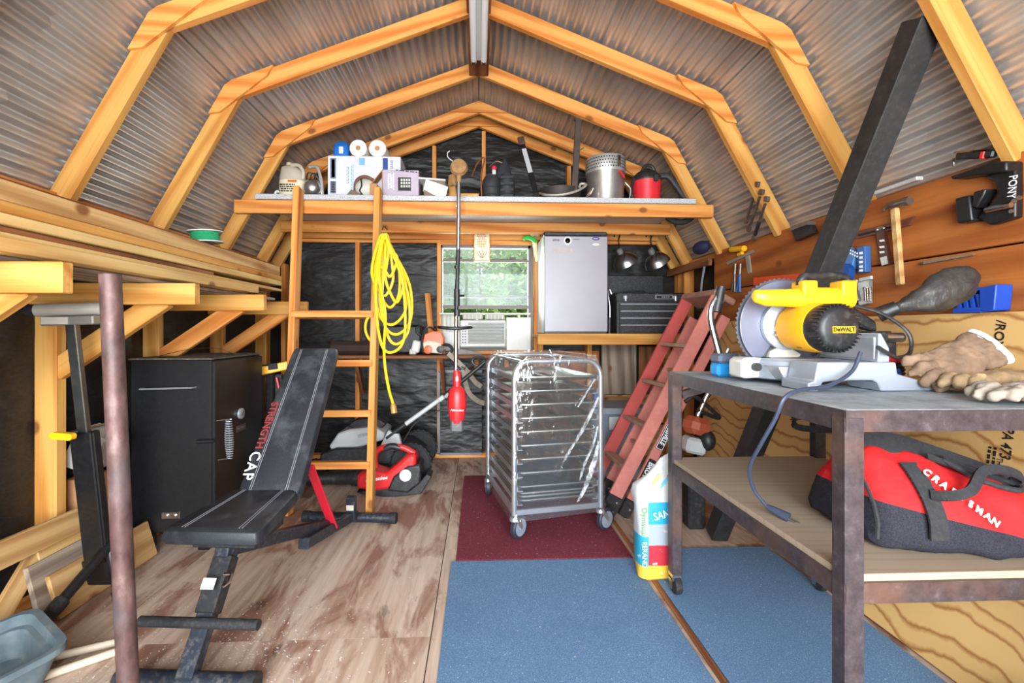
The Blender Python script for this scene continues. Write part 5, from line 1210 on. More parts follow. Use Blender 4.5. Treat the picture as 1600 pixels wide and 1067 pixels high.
MB().tube(spline([(1.22, 1.47, hz-.02), (1.30, 1.44, hz-.05), (1.37, 1.42, hz-.11), (1.36, 1.40, TZ+.11), (1.27, 1.35, TZ+.095), (1.17, 1.28, TZ+.115), (1.12, 1.25, TZ+.13)], 6), .006, 8).build('switch_cable', BLACKP, ms, world=True)
t = NT('black_dust_bag'); v = t.coord(); n = t.noise(v, 10, 5, .6, .6); n2 = t.noise(v, 120, 3, .7)
c = t.ramp(n, [(.3, (30, 29, 28)), (.7, (62, 59, 56))]); c = t.mix(c, lin((190, 184, 170)), t.ramp(n2, [(.68, (0, 0, 0, 1)), (.74, (.6, .6, .6, 1))]))
t.set(Base_Color=c, Roughness=.5); t.bump(n, .02, .5); DBAG = t.m
YD = 1.45
spine = [aY(x, y, YD) for x, y in ((1400, 482), (1418, 476), (1440, 470), (1462, 462), (1482, 452), (1500, 440), (1515, 430), (1523, 428))]
rad = [.020, .024, .042, .056, .062, .056, .040, .012]
rings = []
for i, p in enumerate(spine):
    a_ = (spine[min(i+1, 7)] - spine[max(i-1, 0)]).normalized(); M_ = frame(a_)
    rings.append([p + M_ @ V((0, math.cos(q)*rad[i]*.8*(1+.06*math.sin(3*q+i)), math.sin(q)*rad[i]*(1+.07*math.sin(2*q+i*1.3)))) for q in [2*math.pi*k/18 for k in range(18)]])
crumple(MB().loft(rings).build('dust_bag', DBAG, ms, world=True, subsurf=2), .022, .05)
MB().tube([aY(1372, 492, YD+.03), aY(1402, 480, YD)], [.026, .022], 14).build('dust_port', BLACKP, ms, world=True)
# power cord over the table edge
c = spline([(1.10, 1.285, TZ+.115), (1.06, 1.27, TZ+.06), (.97, 1.24, TZ+.025), (.86, 1.20, TZ+.018), (.803, 1.18, .96), (.790, 1.20, .90), (.782, 1.25, .82), (.788, 1.31, .74), (.82, 1.345, .665), (.86, 1.345, .612)], 7)
CORD = plain('blue_black_cord', (52, 60, 78), .45, 0, .1, 20)
MB().tube(c, .0055, 8).build('power_cord', CORD, ms, world=True)
a, b = c[-1], V((.885, 1.315, .600)); MB().tube([a, a.lerp(b, .35), b, b + (b-a)*.5], [.007, .010, .013, .015], 10).build('plug', CORD, ms, world=True)
for s_ in (-.006, .006): MB().tube([b + (b-a)*.5 + V((s_, 0, 0)), b + (b-a)*1.05 + V((s_, 0, 0))], .0022, 6).build('plug_prong', STEEL, ms, world=True)
# ---- hand clamp with curved bar at the table's far corner
hc = thing('bar_clamp', 'bent steel clamp with black grip and blue jaw at the table corner', 'clamp', (.92, 1.76, TZ))
def Hc(px, py, dy=0): return aY(px, py, 1.74+dy)
MB().tube(spline([Hc(1122, 462), Hc(1112, 480), Hc(1111, 500), Hc(1118, 530), Hc(1126, 560)], 6), .012, 10).build('bent_bar', STEEL, hc, world=True)
MB().tube([Hc(1127, 448), Hc(1119, 487)], [.017, .019], 12).build('grip', BLACKP, hc, world=True)
MB().bar(Hc(1118, 556), Hc(1168, 574), .03, .02, ch=.004).build('lower_bar', ALU, hc, world=True)
c = Hc(1131, 573); MB().box((c.x, c.y, TZ+.026), (.085, .06, .050), (0, 0, R(5)), .01).build('jaw', plain('bright_blue', (40, 150, 220), .4, 0, .08, 9), hc, world=True)
MB().box((c.x+.005, c.y, TZ+.070), (.09, .07, .038), (0, 0, R(5)), .01).build('jaw_cover', plain('slate_plastic', (92, 98, 116), .45, 0, .1, 9), hc, world=True)
# ---- gloves
def glove(name, label, M, mat, lining, flip=1, wide=1.0, curl=.0):
    """x: finger direction, y: across, z: up, origin under the palm"""
    g = thing(name, label, 'glove', M.translation, group='work gloves on the table')
    m = MB(); rings = []
    for x, w_, h_, z_ in ((-.15, .062, .020, .022), (-.13, .066, .026, .026), (-.07, .056, .026, .026), (-.02, .058, .026, .026), (.03, .060, .022, .022), (.065, .054, .016, .017)):
        rings.append([M @ V((x, math.cos(q)*w_*wide, max(.003, z_ + math.sin(q)*h_))) for q in [2*math.pi*k/16 for k in range(16)]])
    m.loft(rings)
    for i, (y, L_, a) in enumerate(((-.042, .070, -9), (-.015, .092, -3), (.013, .088, 3), (.039, .068, 10))):
        p0 = V((.045, y*wide, .018)); dx = V((math.cos(R(a)), math.sin(R(a)), 0))
        pts = [p0, p0 + dx*L_*.5 + V((0, 0, .012 + .004*(i % 2))), p0 + dx*L_*.82 + V((0, 0, -curl*.5)), p0 + dx*L_ + V((0, 0, -.004-curl))]
        m.tube([M @ V((p.x, p.y, max(p.z, .012))) for p in spline(pts, 4)], [.0155]*5 + [.0145]*4 + [.0135, .012, .010, .005], 10)
    pts = [V((-.05, flip*.04*wide, .022)), V((-.005, flip*.078*wide, .026)), V((.035, flip*.092*wide, .020)), V((.055, flip*.094*wide, .016))]
    m.tube([M @ p for p in spline(pts, 4)], [.020]*5 + [.018]*4 + [.016, .014, .011, .006], 10)
    o = m.build('glove_body', mat, g, world=True, fix=True)
    rm = o.modifiers.new('skin', 'REMESH'); rm.mode = 'VOXEL'; rm.voxel_size = .0042; rm.use_smooth_shade = True
    sm = o.modifiers.new('soften', 'SMOOTH'); sm.factor = .5; sm.iterations = 3
    crumple(o, .011, .022); crumple(o, .014, .05)
    rings = [[M @ V((x, math.cos(q)*w_*wide, max(.002, .025 + math.sin(q)*h_))) for q in [2*math.pi*k/16 for k in range(16)]] for x, w_, h_ in ((-.14, .066, .026), (-.162, .072, .030), (-.164, .066, .024), (-.13, .058, .016))]
    crumple(MB().loft(rings, caps=False).build('cuff', lining, g, world=True, subsurf=1), .008, .04)
SUEDE = plain('brown_suede', (122, 98, 78), .9, 0, .3, 22, bump=.6); SUEDE2 = plain('tan_suede', (152, 128, 96), .9, 0, .28, 20, bump=.6); SUEDE3 = plain('pale_suede', (150, 138, 124), .9, 0, .2, 20, bump=.6)
LIN = plain('white_lining', (220, 222, 218), .8, 0, .08, 20)
glove('work_glove', 'brown suede work glove with white cuff lying uppermost by the saw', basis((1.40, 1.33, TZ+.066), (-.93, -.15, -.30), (.34, -.61, -.70)), SUEDE, LIN, 1)
glove('work_glove', 'tan leather work glove with a pale hem under the brown one', basis((1.43, 1.25, TZ+.012), (-1, -.18, 0), (.18, -1, .1)), SUEDE2, SUEDE2, -1, .9)
glove('work_glove', 'grey leather work glove lying nearest the table front edge', basis((1.36, 1.09, TZ+.003), (-.95, -.1, 0), (.1, -.95, 0)), SUEDE3, SUEDE3, 1, .8)
# ================================================================ tool bag
tbg = thing('tool_bag', 'red and black canvas tool bag slumped on the table shelf', 'tool bag', (1.28, 1.24, .586))
t = NT('red_black_canvas'); tc = t.node('ShaderNodeTexCoord'); sp3 = t.node('ShaderNodeSeparateXYZ'); t.link(tc.outputs['Object'], sp3.inputs[0])
lt_ = t.node('ShaderNodeMath', operation='MULTIPLY_ADD'); lt_.inputs[1].default_value = .22; t.link(sp3.outputs['X'], lt_.inputs[0]); t.link(sp3.outputs['Z'], lt_.inputs[2])
st_ = t.node('ShaderNodeMath', operation='LESS_THAN'); st_.inputs[1].default_value = .062; t.link(lt_.outputs[0], st_.inputs[0])
n = t.noise(t.coord(rand=False), 7, 4, .6); n2 = t.noise(t.coord(rand=False), 300, 2)
c = t.mix(t.ramp(n, [(.3, (176, 26, 30)), (.7, (222, 40, 40))]), t.ramp(n2, [(.3, (26, 26, 32)), (.7, (46, 46, 54))]), st_.outputs[0])
t.set(Base_Color=c, Roughness=.8, Specular_IOR_Level=.2); t.bump(n, .02, .5); CANV = t.m
CANB = plain('black_canvas', (34, 34, 37), .85, 0, .25, 60, dust=.05)
BX0, BX1 = -.27, .23
def bagring(x):
    f = (x-BX0)/(BX1-BX0)
    H_ = .235*(1-.58*max(0, f-.28)/.72) if f > .08 else .235*(.80+.2*f/.08); D_ = .145*(1.0 if .06 < f else .90)
    oy = -.10*f - .0
    sag = .010*math.sin(f*17)
    return [V((x + .03*(1-v_)*(-1 if f < .05 else 0), oy + u_*D_ + sag*v_, v_*H_ + sag*.4*u_)) for u_, v_ in
            ((-1, 0.02), (-1.03, .18), (-1.0, .38), (-.86, .58), (-.62, .78), (-.34, .94), (-.12, 1.0), (.12, 1.0), (.34, .94), (.62, .78), (.86, .58), (1.0, .38), (1.03, .18), (1, .02), (.5, 0), (-.5, 0))]
bagmb = MB().loft([bagring(BX0 + (BX1-BX0)*k/14) for k in range(15)])
bagbody = bagmb.build('bag_body', CANV, tbg, subsurf=2)
crumple(bagbody, .022, .07)
def bagpt(x, v_i, off=.004):
    r_ = bagring(x); p = r_[int(v_i)].lerp(r_[min(int(v_i)+1, 15)], v_i-int(v_i)); return p + V((0, -off*.8, off*.6))
def strap(name, pts, w_, mat=CANB, th=.005):
    m = MB(); q = spline(pts, 5)
    for i in range(len(q)-1): m.bar(q[i], q[i] + (q[i+1]-q[i])*1.15, w_, th, up=(0, -.75, .6))
    m.build(name, mat, tbg)
strap('front_strap', [bagpt(-.17, k) for k in (1, 2, 3, 4, 4.6)], .045)
strap('top_flap', [bagpt(x, 6.5) + V((0, 0, .004)) for x in (-.24, -.15, -.05, .05, .13, .21)], .07)
strap('trim_strip', [bagpt(x, 5.6) for x in (-.10, 0, .10, .2)], .016)
strap('carry_handle', [bagpt(-.17, 3.1, .01), bagpt(-.145, 3.0, .02), bagpt(-.10, 3.3, .035), bagpt(-.03, 4.6, .05), bagpt(.03, 5.6, .055), bagpt(.085, 6.0, .05), bagpt(.10, 6.2, .03), bagpt(.092, 6.0, .008)], .022, th=.009)
ring = [bagpt(.02 + .075*math.cos(q), 5.6 + 1.1*math.sin(q), .014) for q in [2*math.pi*k/20 for k in range(20)]]
m = MB().tube(ring, .007, 8, closed=True); m.build('opening_rim', CANB, tbg)
m = MB(); m.add([p - V((0, -.006, .006)) for p in ring], [tuple(range(20))]); m.build('opening', INKB, tbg)
from mathutils.bvhtree import BVHTree
Mtb = W(tbg); bvh = BVHTree.FromPolygons([Mtb @ V(p) for p in bagmb.v], bagmb.f)
prev = None
for k, ch_ in enumerate('CRAFTSMAN'):
    hit = bvh.ray_cast(V((0, 0, CAM_H)), _ray(1446 + k*13.0, 741 + k*9.5).normalized()); nxt = bvh.ray_cast(V((0, 0, CAM_H)), _ray(1456 + k*13.0, 748.5 + k*9.5).normalized())
    if hit[0] is None or nxt[0] is None: continue
    nn_ = hit[1].normalized(); nn_ = nn_ if nn_.y < 0 else -nn_
    xd_ = (nxt[0] - hit[0]).normalized(); text(ch_, .025, hit[0] + nn_*.009, xd_, nn_.cross(xd_), INKW, tbg, bold=.001, sx=.85)
p0 = [bagpt(BX0+.004, k) for k in (1, 2, 3, 4, 5, 6, 7)]
MB().tube([p + V((-.004, 0, 0)) for p in p0], .005, 6).build('end_piping', CANB, tbg)
# ================================================================ tools on the right wall
XB = 1.748
def Wp(px, py, off=0.0): return aX(px, py, XB-off)
def wprism(pix, th, off=0.0):
    """outline on the wall plane, th thick, standing off the boards"""
    q = [Wp(x, y) for x, y in pix]
    return MB().prism([(p.y, p.z) for p in q], XB-off-th, XB-off, basis((0, 0, 0), (0, 1, 0), (0, 0, 1)))
vc = thing('pipe_clamp', 'black cast pipe clamp head with white lettering on the right wall', 'clamp', Wp(1555, 340))
wprism([(1512, 310), (1535, 305), (1540, 345), (1516, 350)], .05).build('jaw_pad', BLACK, vc, world=True, bevel=.006)
wprism([(1508, 276), (1575, 253), (1600, 252), (1600, 268), (1545, 275), (1512, 281)], .06).build('upper_jaw', BLACK, vc, world=True, bevel=.006)
wprism([(1548, 276), (1600, 262), (1600, 340), (1560, 352), (1538, 340), (1560, 318), (1572, 300), (1566, 284)], .03).build('frame', BLACK, vc, world=True, bevel=.006)
wprism([(1536, 322), (1540, 300), (1560, 295), (1556, 305), (1544, 326)], .045).build('lever', BLACK, vc, world=True, bevel=.005)
MB().tube([Wp(1541, 328, .045), Wp(1580, 320, .045)], .009, 10).build('screw', CHROME, vc, world=True)
for x, y in ((1586, 314), (1594, 309), (1582, 330)): MB().lathe([(.007, 0), (.007, .006), (.001, .006)], 8, aim(Wp(x, y, .03), (-1, 0, 0))).build('bolt', STEEL, vc, world=True)
text('PONY', .034, Wp(1581, 292, .032), (0, .1, -1), (0, -1, 0), INKW, vc, sx=.8)
hm = thing('claw_hammer', 'steel claw hammer with wooden handle hanging on the right wall', 'hammer', Wp(1400, 440))
a, b = Wp(1398, 325, .035), Wp(1407, 445, .03); MB().bar(a, b, .028, .020, up=(1, 0, 0), ch=.004).build('handle', WOODT, hm, world=True)
OLDS = plain('old_steel', (112, 100, 90), .4, .7, .3, 20)
MB().tube([Wp(1422, 313, .035), Wp(1412, 315, .035), Wp(1400, 319, .035)], [.017, .017, .013], 12).build('head', OLDS, hm, world=True)
MB().tube(spline([Wp(1402, 319, .035), Wp(1392, 319, .035), Wp(1384, 324, .035), Wp(1380, 330, .035)], 4), [.013]*5+[.010]*4+[.007]*3+[.003], 8).build('claw', OLDS, hm, world=True)
MB().tube([Wp(1384, 324, .03), Wp(1415, 322, .02)], .004, 6).build('nail', STEEL, hm, world=True)
bv = thing('angle_gauge', 'brown slotted steel angle tool lying across behind the hammer', 'gauge', Wp(1380, 365))
wprism([(1340, 362), (1420, 342), (1432, 338), (1424, 352), (1342, 373)], .012).build('blade', plain('brown_steel', (116, 74, 56), .5, .5, .2, 20), bv, world=True)
wprism([(1346, 366), (1395, 354), (1395, 357), (1346, 369)], .004, .012).build('slot', INKB, bv, world=True)
pk = thing('tool_package', 'narrow brown packaged tool with white label left of the hammer', 'package', Wp(1385, 415))
wprism([(1374, 364), (1386, 360), (1396, 412), (1383, 416)], .016).build('packet', plain('dark_brown_packet', (82, 40, 30), .4, 0, .3, 40), pk, world=True)
wprism([(1381, 403), (1391, 400), (1393, 412), (1384, 415)], .002, .016).build('label', PAPER, pk, world=True)
wprism([(1376, 366), (1384, 363), (1384, 366), (1377, 369)], .004, .016).wprism if False else None
for y in (375, 385, 393): wprism([(1380, y), (1387, y-1), (1388, y+2), (1381, y+3)], .002, .016).build('print_mark', INKW, pk, world=True)
MB().sphere(Wp(1376, 358, .012), (.012, .025, .014)).build('hang_tab', STEEL, pk, world=True)
bl = thing('blue_level', 'narrow blue torpedo level with white print on the right wall', 'level', Wp(1354, 425))
wprism([(1348, 386), (1361, 384), (1362, 425), (1350, 427)], .03).build('body', plain('slate_blue', (52, 92, 150), .45, 0, .1, 9), bl, world=True, bevel=.003)
for y in (394, 401, 408, 415, 421): wprism([(1353, y), (1358, y-.5), (1358, y+3), (1353, y+3.5)], .002, .03).build('print_mark', INKW, bl, world=True)
bp_ = thing('blue_tape_holder', 'blue perforated tool pouch beside the black timber', 'pouch', Wp(1330, 440))
wprism([(1330, 384), (1346, 396), (1340, 420), (1322, 432), (1316, 420)], .03).build('plate', plain('pale_blue', (74, 120, 176), .5, 0, .1, 9), bp_, world=True, bevel=.003)
MB().lathe([(.01, 0), (.045, 0), (.045, .03), (.01, .035)], 20, aim(Wp(1324, 427, .03), (-1, 0, 0))).build('reel', plain('deep_blue', (20, 66, 130), .4, 0, .1, 9), bp_, world=True)
for k in range(8): MB().lathe([(.004, 0), (.004, .002), (.001, .002)], 8, aim(Wp(1329 + (k % 4)*3.5, 391 + (k//4)*5 + (k % 4)*1.6, .031), (-1, 0, 0))).build('peg_hole', INKW, bp_, world=True)
for lab, pts, body, mk in (('chrome blister packed socket set beside the saw handle', ((1324, 447), (1342, 443), (1345, 474), (1328, 478)), plain('dark_red_card', (120, 40, 34), .4, 0, .3, 30), STEEL),
                       ('tall chrome blister pack behind the saw dust port', ((1346, 441), (1364, 437), (1364, 474), (1348, 478)), plain('grey_card', (150, 146, 142), .3, .4, .3, 30), CHROME)):
    k = thing('blister_pack', lab, 'package', Wp(*pts[3]), group='packs on the right wall')
    wprism(pts, .02).build('card', body, k, world=True, bevel=.002)
    (x0, y0), (x1, y1), (x2, y2), (x3, y3) = pts
    wprism([(x0, y0-6), (x1, y1-6), (x1, y1-1), (x0, y0-1)], .012).build('header', PAPER, k, world=True)
    for q in (.3, .7):
        MB().tube([Wp(x0+(x1-x0)*q, y0+8, .024), Wp(x3+(x2-x3)*q, y3-8, .024)], .008, 8).build('insert', mk, k, world=True)
for i, (lab, p) in enumerate((('round dark saw blade hanging under the roof edge', (1297, 362)), ('round dark saw blade half hidden behind the black timber', (1309, 358)))):
    c = Wp(*p, .012 + .02*i); r = .042
    tag(MB().prism([((r+(.004 if k % 2 else -.002))*math.cos(2*math.pi*k/40), (r+(.004 if k % 2 else -.002))*math.sin(2*math.pi*k/40)) for k in range(40)], -.004, .004, basis(c, (0, 1, 0), (0, 0, 1))).build('saw_blade', BLACK), lab, 'saw blade', 'saw blades on the right wall')
bx_ = thing('drill_index', 'small black drill bit case open on the right wall', 'case', Wp(1262, 374))
wprism([(1245, 360), (1274, 349), (1280, 364), (1251, 377)], .03).build('case', BLACKP, bx_, world=True, bevel=.003)
wprism([(1247, 356), (1274, 346), (1275, 351), (1248, 361)], .05).build('lid', plain('dim_steel', (120, 112, 104), .4, .5, .2, 20), bx_, world=True)
# wrenches hanging at the truss foot
for lab, h, e in (('rusty combination wrench hanging highest on the truss foot', (1183, 288), (1166, 345)), ('combination wrench hanging in the middle on the truss foot', (1190, 300), (1170, 358)), ('combination wrench with dark handle hanging lowest on the truss foot', (1198, 311), (1178, 372))):
    a, b = aX(*h, 1.60), aX(*e, 1.66)
    w_ = thing('combination_wrench', lab, 'wrench', b, group='wrenches on the truss foot')
    MB().tube([a.lerp(b, .12), a.lerp(b, .88)], .008, 8).build('shank', OLDS, w_, world=True)
    MB().box(a, (.016, .045, .03), (R(20), 0, 0), .005).build('open_jaw', OLDS, w_, world=True)
    MB().lathe([(.010, -.006), (.018, -.006), (.018, .006), (.010, .006)], 14, aim(b, (-1, 0, 0))).build('ring_end', OLDS, w_, world=True)
    if lab.startswith('combination wrench with'): MB().tube([a.lerp(b, .55), a.lerp(b, .9)], .011, 8).build('sleeve', BLACKP, w_, world=True)
yc_ = thing('yellow_square', 'yellow handled steel tee square on the right wall', 'square', Wp(1160, 410))
MB().tube([Wp(1143, 390, .02), Wp(1163, 388, .02)], .019, 10).build('handle', YEL, yc_, world=True)
wprism([(1137, 410), (1178, 391), (1181, 394), (1139, 414)], .012).build('beam', plain('grey_beam', (176, 170, 160), .4, .5, .1, 9), yc_, world=True)
wprism([(1166, 400), (1172, 399), (1175, 426), (1170, 428)], .008).build('tongue', plain('pale_beam', (186, 176, 160), .4, .5, .1, 9), yc_, world=True)
MB().tube([Wp(1160, 395, .02), Wp(1154, 398, .02)], .012, 8).build('thumb_screw', YEL, yc_, world=True)
for lab, x0, x1 in (('thin steel pliers hanging by the ladder top', 1149, 1146), ('dark blue pliers hanging under the tee square', 1157, 1154)):
    pl_ = thing('pliers', lab, 'pliers', Wp(x0, 455), group='pliers by the ladder')
    MB().tube([Wp(x0, 412, .02), Wp(x0-1, 428, .02)], .010, 8).build('jaw', OLDS, pl_, world=True)
    for s in (-3, 2): MB().tube([Wp(x0-1, 428, .02), Wp(x1+s, 456, .02)], .007, 8).build('handle', BLUE if x0 > 1150 else OLDS, pl_, world=True)
tag(wprism([(1182, 434), (1292, 424), (1292, 436), (1182, 446)], .02).build('orange_level', plain('bright_orange', (232, 84, 34), .5, 0, .08, 9)), 'bright orange straightedge lying behind the saw blade', 'straightedge')
cr = thing('blue_crate', 'small blue latticed plastic crate wedged above the plywood', 'crate', aX(1548, 486, 1.72))
CRB = plain('crate_blue', (24, 66, 160), .4, 0, .1, 9)
wprism([(1556, 450), (1584, 444), (1580, 485), (1556, 487)], .06).build('end_panel', CRB, cr, world=True, bevel=.004)
wprism([(1514, 458), (1558, 449), (1558, 453), (1514, 462)], .06).build('top_rail', CRB, cr, world=True)
wprism([(1514, 482), (1558, 480), (1558, 488), (1514, 489)], .06).build('bottom_rail', CRB, cr, world=True)
for k in range(4): wprism([(1516 + k*11, 460), (1521 + k*11, 459), (1527 + k*11, 486), (1521 + k*11, 487)], .012, .045).build('lattice_bar', CRB, cr, world=True)
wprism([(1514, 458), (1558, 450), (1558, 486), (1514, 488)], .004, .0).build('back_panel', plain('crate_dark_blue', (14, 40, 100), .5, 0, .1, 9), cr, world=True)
rp = thing('rasp', 'long thin steel rasp tucked in the gap between wall boards', 'rasp', Wp(1480, 405))
wprism([(1443, 409), (1525, 396), (1524, 399), (1444, 413)], .012).build('blade', plain('worn_steel', (150, 132, 120), .4, .7, .2, 20), rp, world=True)
MB().tube([Wp(1445, 411, .008), Wp(1436, 412, .008)], [.007, .004], 8).build('tang', OLDS, rp, world=True)
tag(beam('paper_roll', aX(1366, 303, 1.742), aX(1438, 278, 1.742), .03, .016, plain('greyish_paper', (178, 170, 168), .7, 0, .15, 30)), 'rolled white paper lying on the wall board top', 'paper')
kn_ = thing('utility_knife', 'black and red utility knife on the roof edge above the clamp', 'knife', aX(1520, 250, 1.73))
a, b = aX(1496, 244, 1.72), aX(1556, 240, 1.72)
MB().bar(a, b, .022, .026, ch=.005).build('body', BLACKP, kn_, world=True); MB().bar(a.lerp(b, .68), a.lerp(b, .80), .026, .031, ch=.003).build('red_band', RED, kn_, world=True)
MB().bar(a + V((-.012, 0, .014)), b + V((-.012, 0, .012)), .003, .006).build('silver_line', CHROME, kn_, world=True); MB().tube([a + V((0, -.0, .0)), aX(1490, 247, 1.72), aX(1490, 260, 1.72)], .003, 6).build('hook', CHROME, kn_, world=True)
cp_ = thing('dark_cap', 'dark blue cloth hanging in the back right corner', 'cloth', (1.70, 3.42, 1.75))
MB().sphere((1.68, 3.42, 1.76), (.05, .10, .05)).build('cloth', plain('navy_cloth', (30, 34, 62), .8, 0, .2, 12), cp_, world=True)
hk_ = thing('tool_cluster', 'dark tangled garden tool head hanging by the corner stud', 'tool', (1.73, 3.46, 1.2))
MB().tube(spline([(1.72, 3.45, 1.62), (1.70, 3.46, 1.45), (1.72, 3.47, 1.3), (1.69, 3.44, 1.15)], 5), .018, 8).build('handle', BLACK, hk_, world=True)
MB().box((1.70, 3.45, 1.33), (.05, .10, .12), (R(12), 0, 0), .012).build('head', BLACK, hk_, world=True)
wr_ = thing('rubber_tube', 'black rubber tube tucked under the right end of the loft', 'tube', (1.45, 3.4, 1.9))
MB().tube(spline([aY(1040, 338, 3.35), aY(1052, 345, 3.34), aY(1066, 347, 3.34), aY(1078, 342, 3.34), aY(1083, 335, 3.35)], 5), [.006]+[.022]*18+[.012]*2, 10).build('tube', RUBBER, wr_, world=True)

# ================================================================ things on the loft
DZ, YP = 2.062, 3.33
def Lp(px, py, Y=YP): return aY(px, py, Y)
def lx(px, Y=YP): return aY(px, 300, Y).x
def dark(c, k): return tuple(int(x*k) for x in c)
jg = thing('plastic_jug', 'grey beige plastic jug with paper label at the left end of the loft', 'jug', (lx(458), YP, DZ))
JUG = plain('beige_jug', (178, 168, 148), .5, 0, .1, 9)
x = lx(458)
prof = [(.085, 0), (.092, .01), (.092, .15), (.085, .19), (.06, .225), (.03, .24)]
rings = [[V((x - (.02 if z > .2 else 0) + math.cos(q)*r_, YP + math.sin(q)*r_*.75, DZ+z)) for q in [2*math.pi*k/20 for k in range(20)]] for r_, z in prof]
MB().loft(rings).build('body', JUG, jg, world=True)
MB().tube(spline([(x-.0, YP-.03, DZ+.235), (x+.055, YP-.04, DZ+.23), (x+.085, YP-.04, DZ+.19), (x+.08, YP-.03, DZ+.14)], 5), .013, 10).build('handle', JUG, jg, world=True)
MB().lathe([(.022, 0), (.022, .025), (.001, .027)], 14, Matrix.Translation((x-.025, YP, DZ+.235))).build('cap', JUG, jg, world=True)
rings = [[V((x + math.cos(q)*.0935, YP + math.sin(q)*.0935*.75, DZ+z)) for q in [R(195 + 150*k/14) for k in range(15)]] for z in (.02, .125)]
lb_ = MB().loft(rings, caps=False, close=False).build('paper_label', plain('cream_label', (214, 204, 172), .6, 0, .05, 9), jg, world=True)
MB().box((x+.02, YP-.071, DZ+.112), (.06, .002, .016)).build('label_band', ORANGE, jg, world=True); scribble(4, .12, .06, (x-.01, YP-.0735, DZ+.065), (1, 0, 0), (0, 0, 1), INKB, jg, seed=11)
hs = thing('bent_pipe', 'short bent white pipe beside the jug on the loft', 'pipe', (lx(433), YP, DZ))
MB().tube(spline([(lx(431), YP, DZ), (lx(430), YP, DZ+.04), (lx(433), YP, DZ+.06), (lx(438), YP, DZ+.05)], 5), .009, 8).build('pipe', WHITE, hs, world=True)
sv = thing('spotlight_stand', 'silver ball lamp under a bent grey tube on the loft', 'lamp', (lx(492), YP, DZ))
MB().sphere((lx(491), YP-.03, DZ+.072), .068).build('silver_ball', STEEL, sv, world=True)
MB().tube(spline([(lx(481), YP+.03, DZ+.243), (lx(487), YP+.02, DZ+.245), (lx(496), YP, DZ+.23), (lx(503), YP-.02, DZ+.14), (lx(507), YP-.04, DZ+.005)], 5), .011, 10).build('bent_tube', plain('grey_tube', (186, 182, 176), .4, .4, .1, 9), sv, world=True)
for k in range(3): MB().tube(spline([(lx(478+k*6), YP, DZ+.12), (lx(484+k*5), YP-.02, DZ+.19-.01*k), (lx(498), YP, DZ+.15+.02*k), (lx(494), YP, DZ+.09)], 5), .005, 6).build('wire', BLACKP, sv, world=True)
MB().box((lx(481), YP+.02, DZ+.10), (.05, .06, .05), (0, R(20), 0), .008).build('bracket', OLDS, sv, world=True)
# white carton with blue print
wcx = thing('paper_towel_carton', 'white carton with blue print on the loft, roll ends above', 'carton', (lx(568), 3.42, DZ))
x0, x1 = lx(512, 3.36), lx(626, 3.36); zt = Lp(512, 243, 3.36).z
CARTW = plain('carton_white', (204, 204, 212), .6, 0, .05, 5)
MB().box(((x0+x1)/2, 3.47, (DZ+zt)/2), (x1-x0, .22, zt-DZ), None, .003).build('box', CARTW, wcx, world=True)
LBLUE = plain('print_light_blue', (120, 166, 214), .6, 0, .15, 20); DBLUE = plain('print_dark_blue', (40, 66, 140), .6, 0, .05, 9); GREYP = plain('print_grey', (110, 112, 130), .6, 0, .05, 9)
def cprint(px0, px1, py0, py1, mat, nm='print_patch'):
    a, b = aY(px0, py0, 3.3585), aY(px1, py1, 3.3585); MB().box(((a.x+b.x)/2, 3.3585, (a.z+b.z)/2), (b.x-a.x, .001, a.z-b.z)).build(nm, mat, wcx, world=True)
cprint(598, 606, 247, 265, DBLUE); cprint(516, 525, 247, 279, GREYP); cprint(518, 523, 249, 277, CARTW.copy() if False else PAPER); cprint(516, 525, 283, 302, GREYP)
for k in range(6): cprint(517.5, 523.5, 284+k*3, 285.5+k*3, PAPER)
MB().tube([aY(560, 247, 3.357), aY(560, 257, 3.357)], .028, 14).build('roll_print', LBLUE, wcx, world=True) if False else cprint(561, 570, 247, 258, LBLUE)
cprint(571, 576, 248, 258, PAPER)
for k, (a_, b_, c_, d_) in enumerate(((541, 546, 257, 290), (548, 553, 257, 296), (608, 616, 248, 265))): 
    p = aY((a_+b_)/2, (c_+d_)/2, 3.3582); scribble(2, (d_-c_)*.0046, .02, p, (0, 0, -1), (1, 0, 0), LBLUE if k < 2 else GREYP, wcx, seed=20+k)
bb = thing('wipes_pack', 'blue pack with white label on top of the printed carton', 'pack', (lx(533, 3.4), 3.42, zt))
a = lx(533, 3.40); rings = [[V((a + x_, 3.43 + y_, zt + z_)) for x_, y_ in rrect(.11*k, .09*k, .02, 3)] for z_, k in ((0, 1), (.06, 1.03), (.10, .9), (.12, .55))]
MB().loft(rings).build('pack', plain('pack_blue', (24, 104, 190), .4, 0, .08, 9), bb, world=True)
MB().box((a+.005, 3.383, zt+.05), (.03, .002, .05)).build('label', PAPER, bb, world=True)
for lab, px in (('paper towel roll lying next to the blue pack', 560), ('paper towel roll lying farther from the blue pack', 590)):
    tw = thing('paper_towel_roll', lab, 'paper roll', (lx(px, 3.38), 3.45, zt), group='paper towel rolls on the carton')
    c = V((lx(px, 3.38), 3.37, zt + .062))
    MB().lathe([(.018, 0), (.058, 0), (.062, .004), (.062, .2), (.018, .2)], 22, aim(c, (0, 1, 0))).build('roll', plain('soft_white_paper', (238, 230, 214), .9, 0, .04, 9) if px < 570 else bpy.data.materials['soft_white_paper'], tw, world=True)
    MB().lathe([(.013, -.002), (.018, -.002), (.018, .2), (.013, .2)], 14, aim(c, (0, 1, 0))).build('core', CARD, tw, world=True)
